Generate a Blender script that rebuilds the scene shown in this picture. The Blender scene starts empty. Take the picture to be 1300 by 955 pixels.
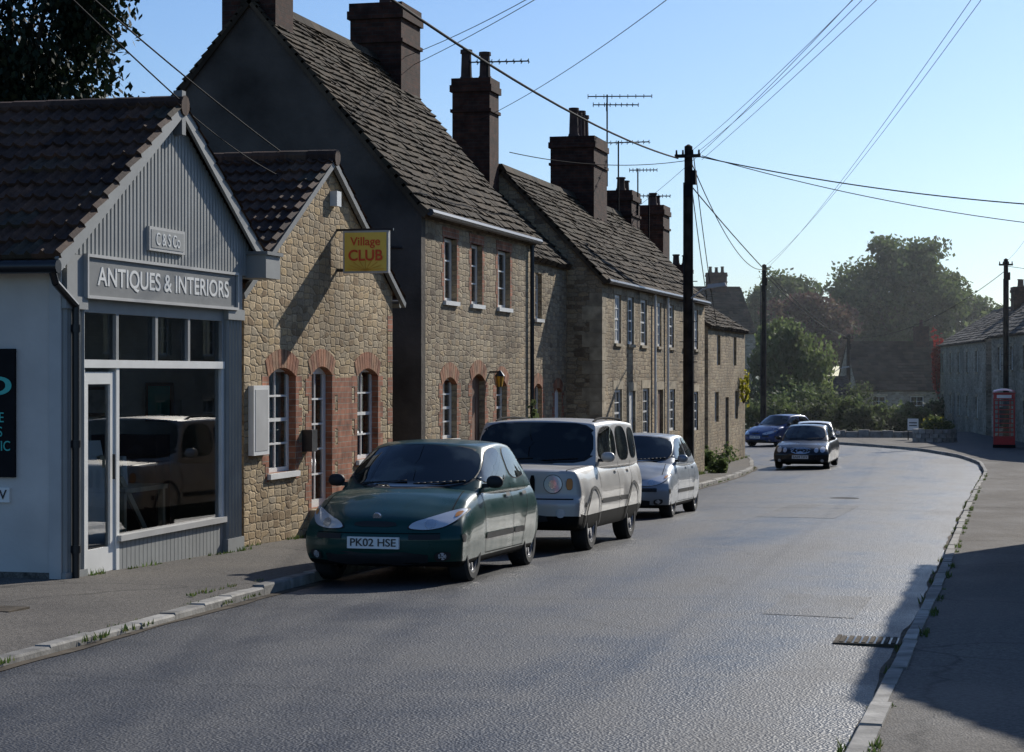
import bpy, bmesh, math, random, copy
import numpy as np
from mathutils import Vector, Matrix
from mathutils.bvhtree import BVHTree
random.seed(7); np.random.seed(7)
scene=bpy.context.scene
SUN_AZ=19.0; SUN_EL=29.0

# ---------------------------------------------------------------- materials
def nm(name):
    m=bpy.data.materials.new(name); m.use_nodes=True
    nt=m.node_tree; b=nt.nodes['Principled BSDF']
    return m,nt,nt.nodes,nt.links,b
def ramp(N,stops,interp='LINEAR'):
    r=N.new('ShaderNodeValToRGB'); cr=r.color_ramp; cr.interpolation=interp
    while len(cr.elements)<len(stops): cr.elements.new(.5)
    for e,(p,c) in zip(cr.elements,stops):
        e.position=p; e.color=(c[0],c[1],c[2],1) if not isinstance(c,(int,float)) else (c,c,c,1)
    return r
def plain(name,col,rough=.6,metal=0,var=.12,scale=6,bump=.0,coat=0,spec=.5):
    m,nt,N,L,b=nm(name)
    tc=N.new('ShaderNodeTexCoord'); n=N.new('ShaderNodeTexNoise'); n.inputs['Scale'].default_value=scale; n.inputs['Detail'].default_value=6
    L.new(tc.outputs['Object'],n.inputs['Vector'])
    lo=[c*(1-var*1.5) for c in col]; hi=[min(1,c*(1+var*1.5)) for c in col]
    r=ramp(N,[(.3,lo),(.7,hi)]); L.new(n.outputs['Fac'],r.inputs['Fac']); L.new(r.outputs['Color'],b.inputs['Base Color'])
    b.inputs['Roughness'].default_value=rough; b.inputs['Metallic'].default_value=metal
    b.inputs['Coat Weight'].default_value=coat; b.inputs['Specular IOR Level'].default_value=spec
    if bump:
        n2=N.new('ShaderNodeTexNoise'); n2.inputs['Scale'].default_value=scale*12; n2.inputs['Detail'].default_value=5
        L.new(tc.outputs['Object'],n2.inputs['Vector'])
        bp=N.new('ShaderNodeBump'); bp.inputs['Strength'].default_value=bump; bp.inputs['Distance'].default_value=.02
        L.new(n2.outputs['Fac'],bp.inputs['Height']); L.new(bp.outputs['Normal'],b.inputs['Normal'])
    return m
def island(name,stops,rough=.85,nscale=3,bump=.3,trans=0,spec=.3):
    m,nt,N,L,b=nm(name)
    g=N.new('ShaderNodeNewGeometry'); r=ramp(N,stops); L.new(g.outputs['Random Per Island'],r.inputs['Fac'])
    tc=N.new('ShaderNodeTexCoord'); n=N.new('ShaderNodeTexNoise'); n.inputs['Scale'].default_value=nscale; n.inputs['Detail'].default_value=7
    L.new(tc.outputs['Object'],n.inputs['Vector'])
    r2=ramp(N,[(.3,.55),(.7,1.25)]); L.new(n.outputs['Fac'],r2.inputs['Fac'])
    mx=N.new('ShaderNodeMixRGB'); mx.blend_type='MULTIPLY'; mx.inputs[0].default_value=1
    L.new(r.outputs['Color'],mx.inputs[1]); L.new(r2.outputs['Color'],mx.inputs[2]); L.new(mx.outputs[0],b.inputs['Base Color'])
    b.inputs['Roughness'].default_value=rough; b.inputs['Specular IOR Level'].default_value=spec
    if bump:
        n2=N.new('ShaderNodeTexNoise'); n2.inputs['Scale'].default_value=30; n2.inputs['Detail'].default_value=6
        L.new(tc.outputs['Object'],n2.inputs['Vector'])
        bp=N.new('ShaderNodeBump'); bp.inputs['Strength'].default_value=bump; bp.inputs['Distance'].default_value=.02
        L.new(n2.outputs['Fac'],bp.inputs['Height']); L.new(bp.outputs['Normal'],b.inputs['Normal'])
    if trans:
        out=N['Material Output']; t=N.new('ShaderNodeBsdfTranslucent'); ms=N.new('ShaderNodeMixShader'); ms.inputs[0].default_value=trans
        hs=N.new('ShaderNodeHueSaturation'); hs.inputs['Value'].default_value=1.5; L.new(mx.outputs[0],hs.inputs['Color']); L.new(hs.outputs[0],t.inputs['Color'])
        L.new(b.outputs[0],ms.inputs[1]); L.new(t.outputs[0],ms.inputs[2]); L.new(ms.outputs[0],out.inputs['Surface'])
    return m
def stone(name,cols,mortar,sx=3.0,sy=7.0,dirt=.35,mw=.05):
    m,nt,N,L,b=nm(name)
    uv=N.new('ShaderNodeUVMap'); uv.uv_map='UVMap'
    nz=N.new('ShaderNodeTexNoise'); nz.inputs['Scale'].default_value=4.5; nz.inputs['Detail'].default_value=3; L.new(uv.outputs[0],nz.inputs['Vector'])
    sub=N.new('ShaderNodeVectorMath'); sub.operation='SUBTRACT'; sub.inputs[1].default_value=(.5,.5,.5); L.new(nz.outputs['Color'],sub.inputs[0])
    sc=N.new('ShaderNodeVectorMath'); sc.operation='MULTIPLY'; sc.inputs[1].default_value=(.10,.045,0); L.new(sub.outputs[0],sc.inputs[0])
    ad=N.new('ShaderNodeVectorMath'); ad.operation='ADD'; L.new(uv.outputs[0],ad.inputs[0]); L.new(sc.outputs[0],ad.inputs[1])
    mp=N.new('ShaderNodeMapping'); mp.inputs['Scale'].default_value=(sx,sy,1); L.new(ad.outputs[0],mp.inputs[0])
    v=N.new('ShaderNodeTexVoronoi'); v.voronoi_dimensions='2D'; v.distance='CHEBYCHEV'; v.inputs['Scale'].default_value=1; v.inputs['Randomness'].default_value=.62; L.new(mp.outputs[0],v.inputs['Vector'])
    e=N.new('ShaderNodeTexVoronoi'); e.voronoi_dimensions='2D'; e.feature='F2'; e.distance='CHEBYCHEV'; e.inputs['Scale'].default_value=1; e.inputs['Randomness'].default_value=.62; L.new(mp.outputs[0],e.inputs['Vector'])
    df=N.new('ShaderNodeMath'); df.operation='SUBTRACT'; L.new(e.outputs['Distance'],df.inputs[0]); L.new(v.outputs['Distance'],df.inputs[1])
    sp=N.new('ShaderNodeSeparateColor'); L.new(v.outputs['Color'],sp.inputs[0])
    r=ramp(N,[(i/(len(cols)-1),c) for i,c in enumerate(cols)]); L.new(sp.outputs[0],r.inputs['Fac'])
    rm=ramp(N,[(mw*.8,0),(mw*3,1)]); L.new(df.outputs[0],rm.inputs['Fac'])
    fn=N.new('ShaderNodeTexNoise'); fn.inputs['Scale'].default_value=22; fn.inputs['Detail'].default_value=8; fn.inputs['Roughness'].default_value=.7; L.new(uv.outputs[0],fn.inputs['Vector'])
    r3=ramp(N,[(.25,.6),(.75,1.35)]); L.new(fn.outputs['Fac'],r3.inputs['Fac'])
    mx=N.new('ShaderNodeMixRGB'); mx.inputs[1].default_value=(*mortar,1); L.new(rm.outputs[0],mx.inputs[0]); L.new(r.outputs[0],mx.inputs[2])
    m2=N.new('ShaderNodeMixRGB'); m2.blend_type='MULTIPLY'; m2.inputs[0].default_value=1; L.new(mx.outputs[0],m2.inputs[1]); L.new(r3.outputs[0],m2.inputs[2])
    dn=N.new('ShaderNodeTexNoise'); dn.inputs['Scale'].default_value=.6; dn.inputs['Detail'].default_value=5; L.new(uv.outputs[0],dn.inputs['Vector'])
    r4=ramp(N,[(.35,1-dirt),(.65,1.1)]); L.new(dn.outputs['Fac'],r4.inputs['Fac'])
    m3=N.new('ShaderNodeMixRGB'); m3.blend_type='MULTIPLY'; m3.inputs[0].default_value=1; L.new(m2.outputs[0],m3.inputs[1]); L.new(r4.outputs[0],m3.inputs[2])
    L.new(m3.outputs[0],b.inputs['Base Color']); b.inputs['Roughness'].default_value=.92; b.inputs['Specular IOR Level'].default_value=.2
    rb=ramp(N,[(0,0),(.25,1)]); L.new(df.outputs[0],rb.inputs['Fac'])
    cm=N.new('ShaderNodeMath'); cm.operation='MULTIPLY_ADD'; cm.inputs[1].default_value=.7; L.new(fn.outputs['Fac'],cm.inputs[0]); L.new(rb.outputs[0],cm.inputs[2])
    m5=N.new('ShaderNodeMath'); m5.operation='MULTIPLY_ADD'; m5.inputs[1].default_value=.6; L.new(sp.outputs[1],m5.inputs[0]); L.new(cm.outputs[0],m5.inputs[2])
    bp=N.new('ShaderNodeBump'); bp.inputs['Strength'].default_value=.75; bp.inputs['Distance'].default_value=.014; L.new(m5.outputs[0],bp.inputs['Height']); L.new(bp.outputs['Normal'],b.inputs['Normal'])
    return m
def brickmat(name,c1,c2,mortar):
    m,nt,N,L,b=nm(name)
    uv=N.new('ShaderNodeUVMap'); uv.uv_map='UVMap'
    t=N.new('ShaderNodeTexBrick'); t.inputs['Scale'].default_value=1; t.inputs['Brick Width'].default_value=.225; t.inputs['Row Height'].default_value=.075
    t.inputs['Mortar Size'].default_value=.006; t.inputs['Color1'].default_value=(*c1,1); t.inputs['Color2'].default_value=(*c2,1); t.inputs['Mortar'].default_value=(*mortar,1)
    L.new(uv.outputs[0],t.inputs['Vector'])
    n=N.new('ShaderNodeTexNoise'); n.inputs['Scale'].default_value=5; n.inputs['Detail'].default_value=8; L.new(uv.outputs[0],n.inputs['Vector'])
    r=ramp(N,[(.3,.5),(.7,1.4)]); L.new(n.outputs['Fac'],r.inputs['Fac'])
    mx=N.new('ShaderNodeMixRGB'); mx.blend_type='MULTIPLY'; mx.inputs[0].default_value=1; L.new(t.outputs['Color'],mx.inputs[1]); L.new(r.outputs[0],mx.inputs[2])
    L.new(mx.outputs[0],b.inputs['Base Color']); b.inputs['Roughness'].default_value=.9; b.inputs['Specular IOR Level'].default_value=.2
    bp=N.new('ShaderNodeBump'); bp.invert=True; bp.inputs['Strength'].default_value=.6; bp.inputs['Distance'].default_value=.01; L.new(t.outputs['Fac'],bp.inputs['Height']); L.new(bp.outputs['Normal'],b.inputs['Normal'])
    return m
def tilemat(name,stops,w,h):
    m,nt,N,L,b=nm(name)
    uv=N.new('ShaderNodeUVMap'); uv.uv_map='UVMap'
    mul=N.new('ShaderNodeVectorMath'); mul.operation='MULTIPLY'; mul.inputs[1].default_value=(1/w,1/h,0); L.new(uv.outputs[0],mul.inputs[0])
    fl=N.new('ShaderNodeVectorMath'); fl.operation='FLOOR'; L.new(mul.outputs[0],fl.inputs[0])
    wn=N.new('ShaderNodeTexWhiteNoise'); wn.noise_dimensions='2D'; L.new(fl.outputs[0],wn.inputs['Vector'])
    r=ramp(N,stops); L.new(wn.outputs['Value'],r.inputs['Fac'])
    n=N.new('ShaderNodeTexNoise'); n.inputs['Scale'].default_value=7; n.inputs['Detail'].default_value=9; n.inputs['Roughness'].default_value=.7; L.new(uv.outputs[0],n.inputs['Vector'])
    r2=ramp(N,[(.3,.45),(.6,1.1),(.75,1.9)]); L.new(n.outputs['Fac'],r2.inputs['Fac'])
    mx=N.new('ShaderNodeMixRGB'); mx.blend_type='MULTIPLY'; mx.inputs[0].default_value=1; L.new(r.outputs[0],mx.inputs[1]); L.new(r2.outputs[0],mx.inputs[2])
    L.new(mx.outputs[0],b.inputs['Base Color']); b.inputs['Roughness'].default_value=.8; b.inputs['Specular IOR Level'].default_value=.25
    bp=N.new('ShaderNodeBump'); bp.inputs['Strength'].default_value=.4; bp.inputs['Distance'].default_value=.02; L.new(n.outputs['Fac'],bp.inputs['Height']); L.new(bp.outputs['Normal'],b.inputs['Normal'])
    return m
def asphalt(name,lo,hi,rough=.55,spk=.5,stretch=.07,spec=.5,bmp=.007,vs=60):
    m,nt,N,L,b=nm(name)
    tc=N.new('ShaderNodeTexCoord')
    n1=N.new('ShaderNodeTexNoise'); n1.inputs['Scale'].default_value=.8; n1.inputs['Detail'].default_value=8; n1.inputs['Roughness'].default_value=.6
    mp=N.new('ShaderNodeMapping'); mp.inputs['Scale'].default_value=(1.3,stretch,1); L.new(tc.outputs['Object'],mp.inputs[0]); L.new(mp.outputs[0],n1.inputs['Vector'])
    n1b=N.new('ShaderNodeTexNoise'); n1b.inputs['Scale'].default_value=.5; n1b.inputs['Detail'].default_value=9; n1b.inputs['Roughness'].default_value=.7; L.new(tc.outputs['Object'],n1b.inputs['Vector'])
    av=N.new('ShaderNodeMath'); av.operation='MULTIPLY_ADD'; av.inputs[1].default_value=.5; hv=N.new('ShaderNodeMath'); hv.operation='MULTIPLY'; hv.inputs[1].default_value=.5
    L.new(n1b.outputs['Fac'],hv.inputs[0]); L.new(n1.outputs['Fac'],av.inputs[0]); L.new(hv.outputs[0],av.inputs[2])
    r1=ramp(N,[(.40,lo),(.60,hi)]); L.new(av.outputs[0],r1.inputs['Fac'])
    n2=N.new('ShaderNodeTexNoise'); n2.inputs['Scale'].default_value=34; n2.inputs['Detail'].default_value=5; n2.inputs['Roughness'].default_value=.8; L.new(tc.outputs['Object'],n2.inputs['Vector'])
    r2=ramp(N,[(.38,1-spk),(.62,1+spk)]); L.new(n2.outputs['Fac'],r2.inputs['Fac'])
    mx=N.new('ShaderNodeMixRGB'); mx.blend_type='MULTIPLY'; mx.inputs[0].default_value=1; L.new(r1.outputs[0],mx.inputs[1]); L.new(r2.outputs[0],mx.inputs[2])
    v=N.new('ShaderNodeTexVoronoi'); v.feature='DISTANCE_TO_EDGE'; v.inputs['Scale'].default_value=.33
    nd=N.new('ShaderNodeTexNoise'); nd.inputs['Scale'].default_value=1.3; nd.inputs['Detail'].default_value=6; L.new(tc.outputs['Object'],nd.inputs['Vector'])
    mxv=N.new('ShaderNodeMixRGB'); mxv.inputs[0].default_value=.35; L.new(tc.outputs['Object'],mxv.inputs[1]); L.new(nd.outputs['Color'],mxv.inputs[2]); L.new(mxv.outputs[0],v.inputs['Vector'])
    rc=ramp(N,[(0,.5),(.007,1)]); L.new(v.outputs['Distance'],rc.inputs['Fac'])
    m2=N.new('ShaderNodeMixRGB'); m2.blend_type='MULTIPLY'; m2.inputs[0].default_value=1; L.new(mx.outputs[0],m2.inputs[1]); L.new(rc.outputs[0],m2.inputs[2])
    L.new(m2.outputs[0],b.inputs['Base Color']); b.inputs['Specular IOR Level'].default_value=spec
    rr=ramp(N,[(.38,rough-.12),(.62,rough+.18)]); L.new(av.outputs[0],rr.inputs['Fac']); L.new(rr.outputs[0],b.inputs['Roughness'])
    n3=N.new('ShaderNodeTexVoronoi'); n3.inputs['Scale'].default_value=vs; L.new(tc.outputs['Object'],n3.inputs['Vector'])
    bp=N.new('ShaderNodeBump'); bp.inputs['Strength'].default_value=.85; bp.inputs['Distance'].default_value=bmp; L.new(n3.outputs['Distance'],bp.inputs['Height'])
    bp2=N.new('ShaderNodeBump'); bp2.inputs['Strength'].default_value=.2; bp2.inputs['Distance'].default_value=.03; L.new(nd.outputs['Fac'],bp2.inputs['Height']); L.new(bp.outputs[0],bp2.inputs['Normal'])
    L.new(bp2.outputs['Normal'],b.inputs['Normal'])
    return m
def clearglass(name,tint=(.9,.95,.95),base=.08):
    m,nt,N,L,b=nm(name); out=N['Material Output']
    t=N.new('ShaderNodeBsdfTransparent'); t.inputs[0].default_value=(*tint,1)
    g=N.new('ShaderNodeBsdfGlossy'); g.inputs['Roughness'].default_value=.01
    f=N.new('ShaderNodeFresnel'); f.inputs[0].default_value=1.5
    ad=N.new('ShaderNodeMath'); ad.operation='MULTIPLY_ADD'; ad.inputs[1].default_value=1.1; ad.inputs[2].default_value=base; ad.use_clamp=True; L.new(f.outputs[0],ad.inputs[0])
    ms=N.new('ShaderNodeMixShader'); L.new(ad.outputs[0],ms.inputs[0]); L.new(t.outputs[0],ms.inputs[1]); L.new(g.outputs[0],ms.inputs[2]); L.new(ms.outputs[0],out.inputs['Surface'])
    return m

M_stone=stone('rubble_stone',[(.24,.165,.09),(.42,.305,.17),(.53,.405,.245),(.34,.27,.175),(.48,.345,.18),(.39,.32,.22)],(.32,.25,.16),4.8,10.5)
M_stone2=stone('rubble_stone_brown',[(.20,.15,.10),(.37,.285,.18),(.46,.37,.24),(.30,.25,.175),(.43,.32,.185)],(.28,.225,.155),4.4,10.5)
M_stone3=stone('rubble_stone_grey',[(.20,.17,.12),(.33,.29,.22),(.40,.36,.28),(.26,.235,.18)],(.29,.26,.21),3.8,9)
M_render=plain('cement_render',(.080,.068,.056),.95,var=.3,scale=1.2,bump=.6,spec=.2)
M_wallw=plain('painted_render',(.56,.53,.48),.85,var=.08,scale=1.5,bump=.25)
M_brick=brickmat('red_brick',(.36,.15,.085),(.28,.115,.065),(.30,.25,.19))
M_brickd=brickmat('sooty_brick',(.070,.028,.018),(.042,.021,.016),(.05,.04,.032))
M_vous=island('brick_voussoir',[(0,(.25,.10,.055)),(.5,(.38,.17,.09)),(1,(.32,.19,.11))],.9,6)
M_pan=tilemat('clay_tile',[(0,(.045,.024,.016)),(.45,(.085,.045,.028)),(.8,(.12,.06,.035)),(1,(.06,.048,.032))],.30,.30)
M_slate=island('stone_slate',[(0,(.034,.026,.018)),(.4,(.065,.049,.033)),(.75,(.095,.070,.046)),(1,(.052,.045,.03))],.92,1.2,.3,0,.12)
M_slated=island('roof_slate',[(0,(.04,.038,.036)),(.5,(.06,.056,.052)),(1,(.08,.073,.064))],.85,1.2,.3,0,.2)
M_grey=plain('shopfront_grey_paint',(.28,.285,.27),.6,var=.06,scale=3,bump=.05,spec=.35)
M_greyl=plain('pale_grey_paint',(.45,.44,.41),.55,var=.06,scale=3)
M_greyd=plain('sign_grey',(.16,.165,.16),.6,var=.08)
M_white=plain('white_paint',(.76,.75,.70),.45,var=.04,scale=4)
M_black=plain('black_iron',(.015,.015,.016),.35,var=.1)
M_blackm=plain('black_plastic',(.014,.014,.015),.8,var=.1,spec=.1)
M_wood=plain('creosoted_pole',(.035,.028,.022),.9,var=.35,scale=4,bump=.5,spec=.15)
M_doorred=plain('oak_door',(.16,.08,.045),.6,var=.25,scale=3)
M_bonestone=island('dressed_stone',[(0,(.34,.28,.19)),(1,(.48,.40,.27))],.9,4)
M_kerb=island('kerb_stone',[(0,(.20,.19,.17)),(.5,(.28,.265,.235)),(1,(.36,.34,.30))],.85,5)
M_yellow=plain('yellow_sign',(.85,.60,.10),.5,var=.04)
M_orange=plain('orange_paint',(.75,.08,.02),.5,var=.03)
M_ochre=plain('ochre_paint',(.75,.38,.03),.5,var=.03)
M_teal=plain('teal_paint',(.05,.45,.38),.5,var=.03)
_m,_nt,N,L,b=nm('window_glass'); b.inputs['Base Color'].default_value=(.018,.022,.024,1); b.inputs['Roughness'].default_value=.04; b.inputs['Specular IOR Level'].default_value=.8
_n=N.new('ShaderNodeTexNoise'); _n.inputs['Scale'].default_value=2.2; _b=N.new('ShaderNodeBump'); _b.inputs['Strength'].default_value=.12; _b.inputs['Distance'].default_value=.05
_tc=N.new('ShaderNodeTexCoord'); L.new(_tc.outputs['Object'],_n.inputs['Vector']); L.new(_n.outputs['Fac'],_b.inputs['Height']); L.new(_b.outputs[0],b.inputs['Normal'])
M_sash=_m
M_shopglass=clearglass('shop_glass',(.95,.97,.97),.04)
M_clear=clearglass('pane_glass',(.75,.8,.8),.05)
M_curtain=plain('net_curtain',(.5,.5,.47),.9,var=.2,scale=9)
M_floor=plain('shop_floor',(.38,.31,.22),.6,var=.2)
M_inwall=plain('interior_wall',(.82,.79,.72),.8,var=.04)
M_inwood=plain('pine_furniture',(.58,.46,.30),.5,var=.15)
M_road=asphalt('road_asphalt',(.028,.028,.029),(.062,.060,.058),.50,.65,bmp=.0085,vs=58)
M_patch=asphalt('asphalt_repair',(.026,.026,.027),(.045,.044,.043),.58,.6,bmp=.008,vs=62)
M_pave=asphalt('pavement_asphalt',(.085,.076,.066),(.145,.13,.11),.85,.45,.6,.25,.006,75)
M_grass=plain('grass_ground',(.06,.085,.03),.95,var=.35,scale=1.5)
M_tuft=island('grass_blades',[(0,(.05,.09,.02)),(.6,(.09,.14,.035)),(1,(.16,.15,.06))],.7,2,0,.3)
M_dirt=plain('gutter_silt',(.085,.068,.048),.95,var=.35,scale=6,spec=.2)
M_pot=plain('chimney_pot',(.065,.034,.025),.85,var=.3)

# ---------------------------------------------------------------- mesh builder
class MB:
    def __init__(s,M=None): s.v=[];s.f=[];s.m=[];s.uv=[];s.mats=[];s.M=M
    def mi(s,mat):
        if mat not in s.mats: s.mats.append(mat)
        return s.mats.index(mat)
    def face(s,pts,mat,uv=None):
        pts=[Vector(p) for p in pts]
        if uv is None:
            n=(pts[1]-pts[0]).cross(pts[2]-pts[0]); a=[abs(c) for c in n]
            if a[0]>=a[1] and a[0]>=a[2]: uv=[(p.y,p.z) for p in pts]
            elif a[1]>=a[2]: uv=[(p.x,p.z) for p in pts]
            else: uv=[(p.x,p.y) for p in pts]
        if s.M is not None: pts=[s.M@p for p in pts]
        o=len(s.v); s.v+=pts; s.f.append(tuple(range(o,o+len(pts)))); s.m.append(s.mi(mat)); s.uv.append(uv)
    def grid(s,verts,faces,mat):
        o=len(s.v); vv=[Vector(p) for p in verts]
        if s.M is not None: vv=[s.M@p for p in vv]
        s.v+=vv; k=s.mi(mat)
        for f in faces:
            s.f.append(tuple(i+o for i in f)); s.m.append(k); s.uv.append([(verts[i][0],verts[i][1]) for i in f])
    def box(s,x0,x1,y0,y1,z0,z1,mat):
        x0,x1=min(x0,x1),max(x0,x1); y0,y1=min(y0,y1),max(y0,y1); z0,z1=min(z0,z1),max(z0,z1)
        P=[(x0,y0,z0),(x1,y0,z0),(x1,y1,z0),(x0,y1,z0),(x0,y0,z1),(x1,y0,z1),(x1,y1,z1),(x0,y1,z1)]
        s.hexa(P,mat)
    def hexa(s,P,mat,uvs=False):
        P=[Vector(p) for p in P]; F=[(0,3,2,1),(4,5,6,7),(0,1,5,4),(1,2,6,5),(2,3,7,6),(3,0,4,7)]
        o=len(s.v); k=s.mi(mat)
        s.v+=[s.M@p for p in P] if s.M is not None else P
        for f in F:
            s.f.append(tuple(i+o for i in f)); s.m.append(k)
            pts=[P[i] for i in f]; n=(pts[1]-pts[0]).cross(pts[2]-pts[0]); a=[abs(c) for c in n]
            if a[0]>=a[1] and a[0]>=a[2]: s.uv.append([(p.y,p.z) for p in pts])
            elif a[1]>=a[2]: s.uv.append([(p.x,p.z) for p in pts])
            else: s.uv.append([(p.x,p.y) for p in pts])
    def beam(s,p0,p1,w,h,mat,up=(0,0,1)):
        p0=Vector(p0);p1=Vector(p1);d=(p1-p0).normalized();u=Vector(up);sd=d.cross(u).normalized();u=sd.cross(d).normalized()
        a=sd*w/2;b=u*h/2
        s.hexa([p0-a-b,p0+a-b,p1+a-b,p1-a-b,p0-a+b,p0+a+b,p1+a+b,p1-a+b],mat)
    def cyl(s,p0,p1,r0,r1,n,mat,caps=True):
        p0=Vector(p0);p1=Vector(p1);d=(p1-p0).normalized();t=Vector((1,0,0)) if abs(d.x)<.9 else Vector((0,1,0))
        a=d.cross(t).normalized();b=d.cross(a)
        vs=[];fs=[]
        for i in range(n):
            an=2*math.pi*i/n; q=a*math.cos(an)+b*math.sin(an); vs+= [p0+q*r0,p1+q*r1]
        for i in range(n):
            j=(i+1)%n; fs.append((2*i,2*j,2*j+1,2*i+1))
        if caps: fs.append(tuple(2*i for i in range(n))[::-1]); fs.append(tuple(2*i+1 for i in range(n)))
        s.grid([tuple(v) for v in vs],fs,mat)
    def build(s,name,parent=None,smooth=False,inv=True,autos=None):
        me=bpy.data.meshes.new(name); me.from_pydata([tuple(v) for v in s.v],[],s.f)
        for m in s.mats: me.materials.append(m)
        me.polygons.foreach_set('material_index',s.m)
        ul=me.uv_layers.new(name='UVMap'); flat=[c for u in s.uv for p in u for c in p]; ul.data.foreach_set('uv',flat)
        if smooth: me.polygons.foreach_set('use_smooth',[True]*len(s.f))
        me.update()
        o=bpy.data.objects.new(name,me); scene.collection.objects.link(o)
        if autos:
            me.polygons.foreach_set('use_smooth',[True]*len(s.f))
            try: me.set_sharp_from_angle(angle=math.radians(autos))
            except Exception: pass
        if parent is not None:
            o.parent=parent
            if inv: o.matrix_parent_inverse=parent.matrix_basis.inverted()
        return o
def empty(name,loc=(0,0,0),rotz=0,rotx=0):
    e=bpy.data.objects.new(name,None); e.location=loc; e.rotation_euler=(rotx,0,rotz); scene.collection.objects.link(e)
    e.empty_display_size=.3
    return e
def text(body,mat,parent,loc,face='X',w=None,h=None,name='lettering',bold=.0,local=False):
    c=bpy.data.curves.new(name,'FONT'); c.body=body; c.align_x='CENTER'; c.align_y='CENTER'; c.extrude=.003; c.offset=bold; c.size=1
    c.materials.append(mat); o=bpy.data.objects.new(name,c); scene.collection.objects.link(o)
    bpy.context.view_layer.update(); dx,dy=max(o.dimensions.x,.01),max(o.dimensions.y,.01)
    sx=(w/dx) if w else None; sy=(h/dy) if h else None
    if sx is None: sx=sy
    if sy is None: sy=sx
    if face=='X': R=Matrix(((0,0,1),(1,0,0),(0,1,0)))
    else: R=Matrix(((1,0,0),(0,0,-1),(0,1,0)))
    o.rotation_euler=R.to_euler(); o.location=loc; o.scale=(sx,sy,1)
    if parent is not None:
        o.parent=parent
        if not local: o.matrix_parent_inverse=parent.matrix_basis.inverted()
    return o

# ---------------------------------------------------------------- ground profile
def gz(t):
    t=max(t,-12)
    if t<55: return -.028-.0233*t
    u=min(1,(t-55)/25); return -1.3095-.0233*12.5*(1-(1-u)**2)
LK=[(-60,-6.2),(0,-6.35),(12,-6.42),(19,-6.85),(30,-7.05),(45,-7.4),(57,-7.9),(66,-8.4),(75,-9.6),(83,-11.6),(92,-15.5),(100,-22),(110,-36)]
RK=[(-60,-.75),(0,-.78),(12,-.8),(20,-.83),(36,-1.0),(50,-1.1),(65,-1.15),(74,-1.5),(80,-2.3),(87,-4.2),(93,-7.5),(98,-12),(104,-20),(112,-36)]
def sm(tab):
    T=np.arange(-70,125,.5); Y=np.interp(T,[a for a,b in tab],[b for a,b in tab]); k=np.hanning(15); k/=k.sum(); Yp=np.convolve(np.pad(Y,7,'edge'),k,'valid'); return lambda t:float(np.interp(t,T,Yp))
lk=sm(LK); rk=sm(RK)
def strip(name,ts,fl,fr,fz,mat,n=8):
    vs=[];fs=[]
    for t in ts:
        a=fl(t);b=fr(t)
        for i in range(n+1):
            q=i/n; x=a+(b-a)*q; vs.append((x,t,fz(t,q,x)))
    for j in range(len(ts)-1):
        for i in range(n):
            o=j*(n+1)+i; fs.append((o,o+1,o+n+2,o+n+1))
    mb=MB(); mb.grid(vs,fs,mat); return mb.build(name,smooth=True)
ts=list(np.arange(-60,114,1.5))
CR=.045
def road_z(x,t):
    a,b_=lk(t),rk(t); q=(x-a)/(b_-a); return gz(t)+CR*(1-(2*q-1)**2)
def drop(t): return float(np.interp(t,[-60,15,19.5,120],[.045,.045,.105,.105]))   # lowered crossing in front of the shop forecourt
strip('road',ts,lambda t:lk(t)+.0,lambda t:rk(t)-.0,lambda t,q,x:gz(t)+CR*(1-(2*q-1)**2),M_road,12)
strip('road_patch',[34,36,38,39.2],lambda t:-4.3,lambda t:-3.0,lambda t,q,x:road_z(x,t)+.004,M_patch,2)
strip('road_patch',[17.0,18.2,19.1],lambda t:-2.1,lambda t:-1.35,lambda t,q,x:road_z(x,t)+.004,M_patch,2)
strip('pavement',ts,lambda t:-40 if t<90 else min(-40,lk(t)-2),lambda t:lk(t)-1.2,lambda t,q,x:gz(t)+.105,M_pave,6)
strip('pavement',ts,lambda t:lk(t)-1.2,lambda t:lk(t)-.1,lambda t,q,x:gz(t)+.105*(1-q)+drop(t)*q,M_pave,3)
strip('pavement',ts,lambda t:rk(t)+.08,lambda t:16,lambda t,q,x:gz(t)+.105,M_pave,6)
tt=[-400,-100]+list(range(-60,120,6))+[130,150,180,230,300,500,900,1600,3000]
strip('ground',tt,lambda t:-2500,lambda t:2500,lambda t,q,x:gz(t)-.06,M_grass,10)
def kerb(f,name,side,wd):
    mb=MB(); t=-2.0
    while t<104:
        l=random.uniform(.7,.98); a=Vector((f(t),t,0)); b=Vector((f(t+l-.012),t+l-.012,0)); d=(b-a).normalized(); n=Vector((d.y,-d.x,0))*side
        j=random.uniform(-.008,.008); h=.011+(drop(t) if side<0 else .105)+random.uniform(-.006,.008)
        w=wd+random.uniform(-.01,.02); o=n*j
        P=[a+o,b+o,b+o+n*w,a+o+n*w]
        c=.012
        bt=[Vector((p.x,p.y,gz(p.y)-.08)) for p in P]; P2=[P[0]+n*c+d*c,P[1]+n*c-d*c,P[2],P[3]]
        mid=[Vector((p.x,p.y,gz(p.y)+h-.015)) for p in P]; tp=[Vector((p.x,p.y,gz(p.y)+h)) for p in P2]
        mb.hexa(bt+mid,M_kerb); mb.hexa(mid+tp,M_kerb)
        adv=l if abs(d.y)>.9 else l*abs(d.y)+.01; t+=adv
    return mb.build(name)
kerb(lk,'kerb',-1,.12); kerb(rk,'kerb',1,.10)
def wob(t,s): return .5*math.sin(t*.9+s)+.3*math.sin(t*2.3+s*2)+.2*math.sin(t*5.1+s)
strip('gutter_dirt',list(np.arange(2,70,.25)),lambda t:rk(t)-.07-.04*wob(t,1),lambda t:rk(t)+.0,lambda t,q,x:road_z(x,t)+.005,M_dirt,2)
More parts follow.
